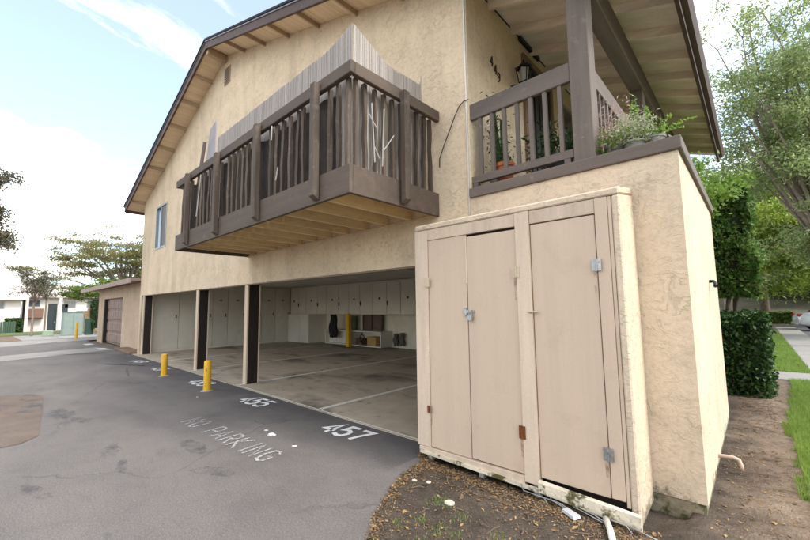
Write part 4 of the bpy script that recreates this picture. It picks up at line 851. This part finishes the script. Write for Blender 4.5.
for dx, h in ((0,.85),(.05,.7),(-.05,.6),(.02,.5)): MB().tube([(-2.15+dx,4.0+dx*.5,3.14),(-2.14+dx*1.3,4.0,3.14+h*.5),(-2.16+dx*1.5,4.0,3.14+h)], [.02,.024,.012], 8).build('cactus_stem', simple('cactus_green', (.05,.09,.03), .6, .2), c, smooth=True)
clump(-2.15,4.0,3.6,.16,.12,.4,260,.05,L_DARK,c)
p = planter(-2.02, 3.93, 2.95, .11, .30, TERRA, 'terracotta pot tucked behind the bottom rail of the landing'); clump(-2.02,3.93,3.3,.12,.1,.1,120,.05,L_DARK,p)
p = planter(-1.5, 4.35, 2.95, .22, .36, simple('black_pot', (.02,.02,.022), .5, .1), 'large black pot with a dark leafy plant near the landing post'); clump(-1.5,4.35,3.42,.35,.35,.25,600,.08,L_DARK,p)
p = planter(-1.85, 4.9, 2.95, .16, .28, GREYP, 'pot with drooping dark palm leaves in front of the front door')
V = []
for k in range(22):
    a = random.uniform(0,6.28); l = random.uniform(.35,.6)
    for i in range(16):
        s = i/15; V.append((-1.85+math.cos(a)*l*s*.6+random.uniform(-.02,.02), 4.9+math.sin(a)*l*s*.6+random.uniform(-.02,.02), 3.25+l*1.5*s-l*.8*s*s))
v_, f_ = leaf_geo(np.array(V), .10, .2); np_mesh('fronds', v_, f_, L_DARK, p)

# ------------------------------------------------------------------ trees and shrubs
def bez(a, b, bow, n=6):
    a = Vector(a); b = Vector(b); mid = (a+b)/2 + Vector(bow); return [(1-t)**2*a + 2*t*(1-t)*mid + t*t*b for t in [i/n for i in range(n+1)]]
def tree(name, base, label, fork, centres, r0, leaf, nleaf, spread, lmat, bark=BARK, group=None, ratio=.45, droop=0., lean=(0,0), flat=.6, twigs=5, cat='tree', cl=.42):
    """trunk to the fork, limbs to every crown centre, twigs from limbs, leaf faces in clusters round twig ends"""
    base = Vector(base); th = thing(name, base, label, cat, group)
    top = base + Vector((lean[0], lean[1], fork)); T = MB(); T.tube(bez(base-Vector((0,0,.15)), top, (lean[0]*.3, 0, 0), 6), [r0*(1.25-.5*i/6) for i in range(7)], 9)
    CL = []; R = random.Random(hash(label) % 1000)
    R = random.Random(sum(map(ord, label)))
    for c in centres:
        c = Vector(c); st = top + Vector((0,0,R.uniform(-.25,.1)*fork*.4)); L = (c-st).length
        pts = bez(st, c, (R.uniform(-.1,.1)*L, R.uniform(-.1,.1)*L, R.uniform(-.02,.14)*L), 6); rr = r0*.5
        T.tube(pts, [rr*(1-.82*i/6) for i in range(7)], 6)
        for k in range(twigs):
            p = pts[R.choice((4,5,5,6))]; e = p + Vector((R.gauss(0,1)*spread, R.gauss(0,1)*spread, R.gauss(.15,.6)*spread*flat - droop*spread*.5))
            q = bez(p, e, (0,0,R.uniform(0,.15)*spread), 3); T.tube(q, [rr*.22, rr*.16, rr*.1, rr*.05], 4, cap=False); CL += [q[3], q[3], q[2]]
    T.build('trunk', bark, th, smooth=True, fixn=False)
    CL = np.array([tuple(c) for c in CL]); n = len(CL); per = max(1, nleaf//n); wts = RNG.gamma(2.2, 1, n); wts /= wts.sum()
    pick = RNG.choice(n, nleaf, p=wts); C = CL[pick] + RNG.normal(size=(nleaf, 3))*np.array([1, 1, flat])*spread*cl
    C[:, 2] -= droop*RNG.exponential(.5, nleaf)*spread*.6
    V, F = leaf_geo(C, leaf, ratio, 0., droop*1.5); np_mesh('crown', V, F, lmat, th); return th
def blob(c, r, n, seed, zs=1.):
    r_ = random.Random(seed); out = []
    while len(out) < n:
        p = [r_.uniform(-1,1) for _ in range(3)]
        if .15 < sum(q*q for q in p) < 1: out.append((c[0]+p[0]*r[0], c[1]+p[1]*r[1], c[2]+p[2]*r[2]))
    return out
L_PEP = leaves('pepper_tree_leaf', [(.17,.24,.08), (.26,.35,.12), (.36,.43,.18), (.44,.48,.27)], .6)
L_GRN = leaves('green_tree_leaf', [(.07,.12,.03), (.12,.19,.045), (.19,.27,.06), (.28,.34,.08)], .5)
L_YEL = leaves('yellow_green_leaf', [(.20,.29,.045), (.33,.44,.075), (.47,.53,.12)], .6)
L_SILK = leaves('silk_tree_leaf', [(.15,.18,.06), (.23,.25,.075), (.32,.29,.10), (.34,.22,.18)], .4)
L_FAR = leaves('far_leaf', [(.05,.08,.03), (.09,.12,.045), (.14,.16,.06)], .3)
L_MAUVE = leaves('mauve_leaf', [(.08,.09,.05), (.13,.13,.07), (.20,.14,.12), (.12,.15,.06)], .4)
tree('pepper_tree', (1.9, 19.5, 0), 'tall airy grey-green tree rising behind the clipped hedge', 3.6, blob((1.5,19.5,8.3),(2.9,2.4,5.0),40,3), .15, .13, 46000, .7, L_PEP, bark=BARK_P, ratio=.38, droop=.25, twigs=9, flat=.9, cl=.27, group='trees right of the building')
tree('leafy_tree', (3.1, 26, 0), 'bright yellow-green leafy tree above the parked silver car', 2.6, blob((2.2,25.0,4.6),(3.4,2.2,2.3),30,5), .16, .16, 52000, .7, L_YEL, cl=.34, twigs=7, group='trees right of the building')
tree('tall_tree', (5.5, 31, 0), 'tallest sparse-topped tree at the right edge of the view', 5, blob((4.6,31,12.5),(4.2,3,6.6),34,8), .22, .19, 30000, .95, L_PEP, ratio=.4, droop=.15, twigs=8, flat=.9, cl=.24, group='trees right of the building')
tree('roadside_tree', (.6, 44, 0), 'dense green tree behind the low street hedge', 3.5, blob((.4,44,6.5),(4.5,3,3.6),26,12), .3, .3, 26000, 1.1, L_GRN, group='trees right of the building')
tree('roadside_tree', (-3.4, 40, 0), 'dark green tree farthest left behind the columnar shrub', 3.2, blob((-3.0,40,6.2),(3.4,3,3.4),20,14), .28, .28, 20000, 1.0, L_GRN, group='trees right of the building')
tree('bank_tree', (4.6, 52, .6), 'broad green tree on the bank beyond the street', 3.2, blob((4.4,52,5.4),(5.5,3,3.6),24,15), .3, .36, 20000, 1.2, L_GRN, group='trees right of the building')
tree('bank_tree', (-1.0, 58, .8), 'bluish green tree at the back of the wooded bank', 3.6, blob((-.6,58,5.8),(5,3,3.8),22,16), .3, .38, 16000, 1.2, L_FAR, group='trees right of the building')
tree('young_tree', (-1.15, 8.2, 0), 'slender bright green shrub peeking over the landing wall', 2.4, blob((-.85,8.4,3.7),(.42,.5,.75),9,21), .06, .085, 7000, .28, L_BRIGHT, group=None, twigs=5, cat='shrub')
tree('canopy_tree', (4.2, 37, 0), 'large pale yellow-green canopy tree filling the gap behind the airy tree', 3.4, blob((2.2,36.5,7.0),(6.2,2.6,5.2),44,71), .26, .24, 60000, 1.1, L_YEL, bark=BARK_P, twigs=6, flat=.85, cl=.4, group='trees right of the building')
tree('canopy_tree', (-1.2, 30, 0), 'medium green canopy tree right behind the tall clipped shrub', 3.0, blob((-.9,30,6.2),(2.6,2.2,3.8),26,73), .2, .2, 30000, .9, L_PEP, bark=BARK_P, twigs=6, flat=.85, cl=.4, group='trees right of the building')
# wooded bank behind the street
X3, Y3 = np.meshgrid(np.linspace(-40, 60, 60), np.linspace(38, 110, 30), indexing='ij'); Z3 = -.06 + smooth(40, 62, Y3)*3.2 + fbm(X3, Y3, 31, .12, 4)*.4*smooth(40, 50, Y3)
idx = np.arange(X3.size).reshape(X3.shape); F = np.stack([idx[:-1,:-1], idx[1:,:-1], idx[1:,1:], idx[:-1,1:]], -1).reshape(-1, 4)
np_mesh('bank', np.stack([X3, Y3, Z3], -1).reshape(-1, 3), F, simple('leaf_strewn_bank', (.12,.105,.06), .95, .35, (.6,.6,.6), .3, 6, .4), smooth=True, kind='structure')
n = 9000; C = np.stack([RNG.uniform(-14, 16, n), RNG.uniform(56, 74, n), RNG.gamma(3., 1.6, n)], 1); C[:, 2] += 2.2
V, F = leaf_geo(C, .75, .6); np_mesh('woodland', V, F, L_FAR, label='hazy mass of green woodland beyond the bank', cat='woodland', kind='stuff')

def hedge(name, x0, x1, y0, y1, z0, z1, label, nl, size, lm, round_=.12, stem=True, seed=1, cat='hedge', wob=.05, group=None):
    th = thing(name, ((x0+x1)/2, (y0+y1)/2, fz(x0)), label, cat, group)
    core = MB(); k = .10; core.box(x0+k, x1-k, y0+k, y1-k, z0+k*.5, z1-k); core.build('inner_branches', simple('hedge_core', (.012,.016,.007), .95, .3), th, bevel=min(round_, .1))
    # points near the rounded box surface, including some depth
    dims = np.array([x1-x0, y1-y0, z1-z0]); P = RNG.uniform(-.5, .5, (nl*3, 3)); P[:, 2] = np.clip(P[:, 2], -.5, .5)
    A = np.array([dims[1]*dims[2]]*2+[dims[0]*dims[2]]*2+[dims[0]*dims[1]]); f = RNG.choice(5, len(P), p=A/A.sum()); P = P*dims
    dep = np.where(RNG.random(len(P)) < .86, np.abs(RNG.normal(0, .045, len(P))), -np.abs(RNG.normal(0, .045, len(P))))
    for i, (axis, sg) in enumerate(((0,-1),(0,1),(1,-1),(1,1),(2,1))):
        k = f == i; P[k, axis] = sg*(dims[axis]/2 - dep[k])
    # round vertical edges and top edge
    q = np.abs(P) - (dims/2-round_); q[:, 2] = np.where(P[:, 2] < 0, -1, q[:, 2]); qq = np.maximum(q, 0); d_ = np.linalg.norm(qq, axis=1); keep = d_ <= round_+.06; P = P[keep]
    c = np.array([(x0+x1)/2, (y0+y1)/2, (z0+z1)/2]); P = P + c
    P[:, 0] += fbm(P[:, 1], P[:, 2], seed, 2.5, 3)*wob; P[:, 1] += fbm(P[:, 0], P[:, 2], seed+1, 2.5, 3)*wob; P[:, 2] += fbm(P[:, 0], P[:, 1], seed+2, 2.5, 3)*wob*np.clip((P[:, 2]-z0)/(z1-z0), 0, 1)
    P = P[:nl]; V, F = leaf_geo(P, size, .55); np_mesh('foliage', V, F, lm, th); return th
L_HEDGE = leaves('hedge_leaf', [(.012,.035,.009), (.025,.06,.014), (.045,.10,.022), (.08,.15,.035)], .22, .38)
L_JUN = leaves('juniper_leaf', [(.05,.11,.025), (.08,.17,.03), (.14,.25,.05), (.18,.17,.06)], .4)
h = hedge('clipped_hedge', -1.9, .12, 8.75, 10.3, 0, 1.42, 'dark green square-clipped hedge beside the dirt strip', 26000, .065, L_HEDGE, .16, cat='hedge')
s = hedge('columnar_shrub', -1.3, .06, 9.9, 11.0, 1.72, 3.95, 'tall square-clipped evergreen shrub rising behind the hedge', 24000, .085, L_JUN, .16, seed=9, cat='shrub', wob=.11)
m = MB()
for k in range(6): m.tube(bez((-.6+random.uniform(-.15,.15),10.4,0), (-.6+random.uniform(-.5,.5), 10.4+random.uniform(-.4,.3), 2.2), (random.uniform(-.2,.2),0,0)), [.05,.045,.04,.035,.03,.025,.02], 6)
m.build('stems', BARK, s, smooth=True)
hedge('street_hedge', -3.0, 1.9, 38.5, 39.6, 0, .82, 'low trimmed hedge along the street behind the walkway', 9000, .16, L_GRN, .1, seed=14, cat='hedge')

# litter on the dirt: chips, dry leaves, twigs, stones
rimx = lambda y: np.interp(y, [1.1,1.45,1.84,2.12,2.52,3.09,3.3], [-1.2,-1.7,-2.15,-2.42,-2.61,-2.74,-2.85])
n = 120000; lx = RNG.uniform(-2.9, .1, n); ly = RNG.uniform(1.3, 3.35, n); lx[::6] = RNG.uniform(-.34, .3, len(lx[::6])); ly[::6] = RNG.uniform(3.3, 9.0, len(lx[::6]))
clus = fbm(lx, ly, 77, 2.2, 4)*.5+.5
wgt = np.where(ly < 3.3, np.exp(-((lx-rimx(ly)-.10)/.12)**2)*.6 + np.exp(-((ly-3.1)/.2)**2)*.55*(lx < -.6) + .10*clus, .35*clus)
ok = (RNG.random(n) < wgt) & ((ly < 3.3) | (lx > -.34)) & (lx < lawn_edge(ly)-.02); lx = lx[ok]; ly = ly[ok]
lz_ = np.array([dirt_z(a, b) for a, b in zip(lx, ly)]); k = lz_ > -.035; lx, ly, lz_ = lx[k], ly[k], lz_[k]
a = RNG.normal(size=(len(lx), 3)); a[:, 2] *= .25; a /= np.linalg.norm(a, axis=1)[:, None]; b = np.cross(a, RNG.normal(size=a.shape)*.25+np.array([0,0,1.])); b /= np.linalg.norm(b, axis=1)[:, None]
sz = RNG.gamma(1.8, .0036, len(lx))[:, None]; C = np.stack([lx, ly, lz_+.006], 1)
V = np.stack([C-a*sz, C+b*sz*.45+[0,0,.003], C+a*sz, C-b*sz*.45+[0,0,.003]], 1).reshape(-1, 3)
L_DRY = leaves('dry_leaf_chip', [(.15,.09,.045), (.32,.18,.07), (.42,.28,.14), (.10,.07,.05), (.24,.16,.09)], .1, .8)
np_mesh('leaf_litter', V, np.arange(len(V)).reshape(-1, 4), L_DRY, label='dry brown leaf litter and bark chips on the dirt', cat='leaf litter', kind='stuff')
m = MB()
for k in range(90):
    x = random.uniform(-.3, .2); y = random.uniform(3.4, 8.7) if k > 40 else random.gauss(7.6, .7)
    if k % 3 == 0: x = random.uniform(-2.4, -.8); y = random.uniform(2.3, 3.2)
    if x > lawn_edge(y)-.05 or (y > 3.6 and x < -.35): continue
    z = dirt_z(x, min(y, 10.9))+.008; an = random.uniform(0, 3.14); l = random.uniform(.05, .26)*(1.5 if y > 6 else .6)
    m.tube([(x-math.cos(an)*l/2, y-math.sin(an)*l/2, z), (x+random.uniform(-.02,.02), y+random.uniform(-.02,.02), z+.012), (x+math.cos(an)*l/2, y+math.sin(an)*l/2, z+.003)], random.uniform(.002,.0055), 5)
m.build('twigs', simple('dry_twig', (.16,.11,.075), .9, .3), label='scattered dry twigs on the dirt strip', cat='twigs', kind='stuff', fixn=False)
for i, (x, y, r, lab) in enumerate(((-1.95,2.62,.035,'pale flat stone on the dirt in front of the closet'), (-2.42,2.72,.02,'small white pebble near the asphalt rim'), (-2.3,2.78,.018,'tiny white pebble below the left closet door'))):
    bm = bmesh.new(); bmesh.ops.create_icosphere(bm, subdivisions=2, radius=r)
    for v in bm.verts: v.co.x *= 1.3+.2*random.random(); v.co.z *= .45; v.co += Vector((random.uniform(-.004,.004),)*3)
    me = bpy.data.meshes.new('pebble'); bm.to_mesh(me); bm.free(); me.materials.append(simple('pale_stone', (.6,.53,.43), .8, .15)); o = bpy.data.objects.new('pebble', me); o.location = (x, y, dirt_z(x, y)+r*.25); link(o); tag(o, lab, 'stone')

wc = [(random.uniform(-2.35,-.9), random.uniform(1.7,2.6)) for _ in range(26)]
wx = np.concatenate([RNG.normal(a, .035, 40) for a, b in wc]); wy = np.concatenate([RNG.normal(b, .035, 40) for a, b in wc])
zz_ = np.array([dirt_z(a, b) for a, b in zip(wx, wy)]); hh = RNG.uniform(.008, .03, len(wx)); aa = RNG.uniform(0, 6.28, len(wx))
A_ = np.stack([wx-np.cos(aa)*.003, wy-np.sin(aa)*.003, zz_-.003], 1); B_ = np.stack([wx+np.cos(aa)*.003, wy+np.sin(aa)*.003, zz_-.003], 1); T_ = np.stack([wx+RNG.normal(0,.012,len(wx)), wy+RNG.normal(0,.012,len(wx)), zz_+hh], 1)
np_mesh('weeds', np.stack([A_, B_, T_], 1).reshape(-1, 3), np.arange(len(wx)*3).reshape(-1, 3), GRASS, label='tiny green weed sprouts on the dark dirt before the closet', cat='weeds', kind='stuff')

# ------------------------------------------------------------------ left side: trees, utility box, far houses
tree('silk_tree', (-44, 8.5, fz(-44)), 'wide layered pink-tinged tree spreading above the annex garage', 3.2, [(-44+random.uniform(-3,3), random.uniform(1.9, 11), random.uniform(4.8, 8.9)) for _ in range(34)], .20, .20, 19000, .85, L_SILK, BARK_P, flat=.30, twigs=6, ratio=.4, group='trees left of the building')
tree('silk_tree', (-39, 7.4, fz(-39)), 'low spreading green branches just above the annex roof corner', 2.0, [(-39+random.uniform(-2.5,1.5), random.uniform(3.6, 8.6), random.uniform(2.9, 4.2)) for _ in range(16)], .14, .17, 11000, .6, L_GRN, BARK_P, flat=.4, group='trees left of the building')
tree('thin_tree', (-41, 2.1, fz(-41)), 'thin bare-stemmed young tree in front of the far white houses', 2.6, blob((-41,2.2,4.2),(1.2,1.5,1.2),12,41), .07, .13, 4200, .5, L_MAUVE, BARK_P, flat=.5, group='trees left of the building')
tree('thin_tree', (-47, 3.2, fz(-47)), 'second thin pale tree close to the far balconies', 3.0, blob((-47,3.0,4.4),(1.2,1.2,.9),8,43), .07, .13, 1500, .5, L_MAUVE, BARK_P, flat=.5, group='trees left of the building')
tree('drooping_tree', (-21, -4.6, 0), 'dark mauve-green tree whose branches reach in at the left edge', 3.4, [(-22,-.15,7.45),(-22,-.2,7.0),(-21.6,0.0,4.7),(-21.6,-.1,5.2),(-22,.05,4.3),(-21,-1.2,6.2),(-21,-1.2,8.0),(-20.5,-2.8,7.5),(-21.5,-3,9),(-21,-5,9.2),(-20,-6.5,7.5),(-22,-6.5,8),(-21,-4.6,7),(-19,-4,7)], .22, .11, 26000, .45, L_MAUVE, BARK, droop=.3, flat=.7, twigs=7, group='trees left of the building')
hedge('round_bush', -37.5, -35.2, 5.0, 7.4, .3, 2.6, 'dark green bush beside the annex garage corner', 7000, .13, L_HEDGE, .6, seed=51, cat='bush')
hedge('small_hedge', -62, -60.5, 1.0, 2.3, fz(-61), fz(-61)+1.6, 'small square green bush before the far white house', 3000, .16, L_HEDGE, .2, seed=53, cat='bush')
ub = thing('utility_box', (-34.5, 3.6, fz(-34.5)), 'pale green metal utility box beside the far driveway', 'utility box'); ug = simple('utility_green', (.21,.265,.24), .55, .1)
z = fz(-34.5); MB().box(-35.0, -34.0, 3.2, 4.25, z, z+1.6).build('cabinet_body', ug, ub, bevel=.03); MB().box(-35.03, -33.97, 3.17, 4.28, z+1.602, z+1.66).build('lid', ug, ub, bevel=.02)
for y in (3.24, 3.74): MB().box(-33.999, -33.98, y, y+.47, z+.12, z+1.54).build('door', ug, ub, bevel=.01)
MB().box(-35.2, -33.8, 3.05, 4.4, z-.1, z+.06).build('plinth', CONC, ub)
MB().box(-36.3, -35.9, 4.6, 5.1, fz(-36), fz(-36)+1.2).build('post_box', simple('dark_green_box', (.03,.07,.05), .5, .1), bevel=.05, label='dark green box standing behind the utility box', cat='box')
MB().box(-38.2, -37.8, 2.5, 3.1, fz(-38), fz(-38)+.42).build('kerb_box', simple('pale_green_box', (.25,.31,.22), .6, .1), bevel=.04, label='low pale green box on the far lawn', cat='box')
WHITEH = simple('white_house_paint', (.70,.64,.59), .8, .08, (.3,.3,.3)); ROOFW = simple('pale_pinkish_roof', (.62,.54,.50), .85, .1, (1,1,1)); GREYW = glass_mat('far_pane', (.09,.10,.12))
BRN = simple('brown_balcony_panel', (.20,.11,.08), .8, .15); DKG = simple('dark_green_door', (.035,.045,.05), .6, .15); GREENF = simple('green_fence', (.05,.085,.055), .7, .15)
def house(x, y0, y1, eave, ridge, label, wins, doors, panels, depth=9):
    z = fz(x); o = thing('house', (x-depth/2, (y0+y1)/2, z), label, 'house', 'far white houses')
    MB().box(x-depth, x, y0, y1, z-.2, z+eave).build('wall', WHITEH, o)
    MB().prism([(x+.9, z+eave-.1), (x-depth/2, z+ridge), (x-depth-.9, z+eave-.1), (x-depth-.9, z+eave+.12), (x-depth/2, z+ridge+.22), (x+.9, z+eave+.12)], 'y', y0-.6, y1+.6).build('roof', ROOFW, o)
    for (a, b, c, d) in wins:
        f = MB().box(x+.002, x+.06, a, b, z+c, z+d).build('window', ALU, o); MB().box(x+.061, x+.07, a+.07, (a+b)/2-.03, z+c+.07, z+d-.07).build('pane', GREYW, f); MB().box(x+.061, x+.07, (a+b)/2+.03, b-.07, z+c+.07, z+d-.07).build('pane', GREYW, f)
    for (a, b, d) in doors:
        f = MB().box(x+.002, x+.07, a, b, z, z+d).build('door', DKG, o); MB().box(x+.071, x+.09, b-.2, b-.12, z+1, z+1.2).build('handle', STEEL, f)
    for (a, b, c, d) in panels: MB().box(x+.9, x+1.0, a, b, z+c, z+d).box(x+.002, x+.9, a, b, z+c-.1, z+c-.002).build('balcony_panel', BRN, o)
    return o
h1 = house(-68, -9, 2.3, 4.1, 6.4, 'white house with pale roof at the far left edge', [(-1.4,.9,2.9,3.8),(-5,-3,2.9,3.8)], [(-3.2,-2.2,2.1)], [])
h2 = house(-70, 2.8, 13.0, 4.5, 6.2, 'white house with brown balcony panel behind the utility box', [(2.95,4.2,3.2,4.1),(6.6,7.8,3.0,4.0),(9,10.4,3,4)], [(5.0,5.9,3.6),(6.3,7.0,3.5),(8.2,9.1,2.2)], [(2.85,4.5,1.75,2.95),(9,11,1.75,2.9)])
for y in (2.75, 5.95): MB().box(-68.6, -68.3, y, y+.3, fz(-68), fz(-68)+4.3).build('house_column', WHITEH, h2)
fn = thing('fence', (-60, -1, fz(-60)), 'dark green wooden fence at the far left', 'fence')
for k in range(22): MB().box(-60.05, -60, -2.6+k*.2, -2.42+k*.2, fz(-60), fz(-60)+1.25+.05*(k % 2)).build('plank', GREENF, fn)
fn = thing('fence', (-44, 8, fz(-44)), 'tan board fence behind the round bush by the annex', 'fence'); TANF = simple('tan_fence', (.36,.25,.15), .85, .15, rnd=.15)
for k in range(20): MB().box(-46.05, -46, 5.2+k*.3, 5.48+k*.3, fz(-46), fz(-46)+2.0).build('plank', TANF, fn)

# ------------------------------------------------------------------ cars
def car(loc, rz, paint, label):
    o = thing('parked_car', (0, 0, 0), label, 'car')
    st = [(-2.28,.42,.70,.74,.62),(-2.22,.30,.95,.80,.70),(-1.9,.24,1.04,.86,.74),(-1.45,.22,1.06,.88,.75),(-.6,.20,1.02,.90,.76),(.5,.20,.98,.90,.76),(1.2,.20,.93,.88,.74),(1.9,.22,.84,.85,.72),(2.2,.28,.72,.78,.66),(2.3,.38,.58,.66,.56)]
    def loft(secs, name, mat, par):
        V = []; k = len(secs[0])
        for s in secs: V += s
        F = [(i*k+j, i*k+(j+1) % k, (i+1)*k+(j+1) % k, (i+1)*k+j) for i in range(len(secs)-1) for j in range(k)] + [tuple(range(k))[::-1], tuple((len(secs)-1)*k+j for j in range(k))]
        me = MB(); me.v = V; me.f = F; ob = me.build(name, mat, par, smooth=True); md = ob.modifiers.new('s', 'SUBSURF'); md.levels = md.render_levels = 2; return ob
    loft([[(x,-w_,zl+.08),(x,-w_*.92,zl),(x,w_*.92,zl),(x,w_,zl+.08),(x,w_*1.0,(zl+zh)/2),(x,w_*.97,zh-.08),(x,wt,zh),(x,-wt,zh),(x,-w_*.97,zh-.08),(x,-w_*1.0,(zl+zh)/2)] for x,zl,zh,w_,wt in st], 'body', paint, o)
    g = [(-1.75,1.02,1.05,.72,.70),(-1.05,1.02,1.38,.74,.56),(-.5,1.02,1.45,.75,.56),(.2,1.02,1.44,.75,.56),(.6,1.0,1.32,.74,.58),(1.25,.93,.98,.72,.70)]
    loft([[(x,-wl,zl),(x,wl,zl),(x,wt+.06,(zl+zh)/2+.04),(x,wt,zh),(x,-wt,zh),(x,-wt-.06,(zl+zh)/2+.04)] for x,zl,zh,wl,wt in g], 'windows', PANE_D, o)
    loft([[(x,-w_,z),(x,w_,z),(x,w_*.9,z+.03),(x,-w_*.9,z+.03)] for x,z,w_ in ((-1.2,1.36,.54),(-.9,1.43,.58),(0,1.455,.58),(.35,1.43,.56),(.55,1.36,.52))], 'roof_panel', paint, o)
    for sx in (-1.38, 1.42):
        for sy in (-.80, .80):
            wv = MB(); wv.tube([(sx,sy-.10,.32),(sx,sy+.10,.32)], .32, 20); wl = wv.build('wheel', simple('tyre_rubber', (.018,.018,.018), .8, .1), o)
            sg = 1 if sy > 0 else -1; MB().tube([(sx,sy+sg*.101,.32),(sx,sy+sg*.112,.32)], .21, 16).build('rim', STEEL, wl)
            MB().tube([(sx,sy-.102*0-sg*.06,.34),(sx,sy+sg*.0995,.34)], .37, 18).build('wheel_arch', DARKM, wl)
    for sy in (-1, 1):
        MB().box(-2.27, -2.02, sy*.60-.17, sy*.60+.20 if sy > 0 else sy*.60+.17, .78, .93).build('tail_light', simple('red_lens', (.35,.012,.015), .25, .1, bmp=0), o, bevel=.04)
        MB().box(2.0, 2.24, sy*.58-.15, sy*.58+.15, .62, .74).build('headlight', simple('clear_lens', (.6,.6,.6), .2, .1, bmp=0), o, bevel=.03)
    MB().box(-2.30, -2.22, -.26, .26, .58, .70).build('number_plate', simple('plate_white', (.6,.6,.6), .5, .05), o)
    MB().box(-2.33, -2.05, -.72, .72, .36, .50).build('bumper', paint, o, bevel=.05)
    for c in list(o.children): c.matrix_parent_inverse = Matrix.Identity(4)
    o.location = loc; o.rotation_euler = (0, 0, rz); return o
SILVER = simple('silver_car_paint', (.55,.56,.57), .28, .03, metal=.35, bmp=0, spec=.6); WHITEC2 = simple('white_car_paint', (.75,.75,.76), .3, .03, bmp=0, spec=.6)
car((3.85, 31.0, -.01), .12, SILVER, 'silver sedan parked on the street at the right edge')
car((-41.5, 9.3, fz(-41.5)), 1.2, WHITEC2, 'white car parked far off beside the annex garage')
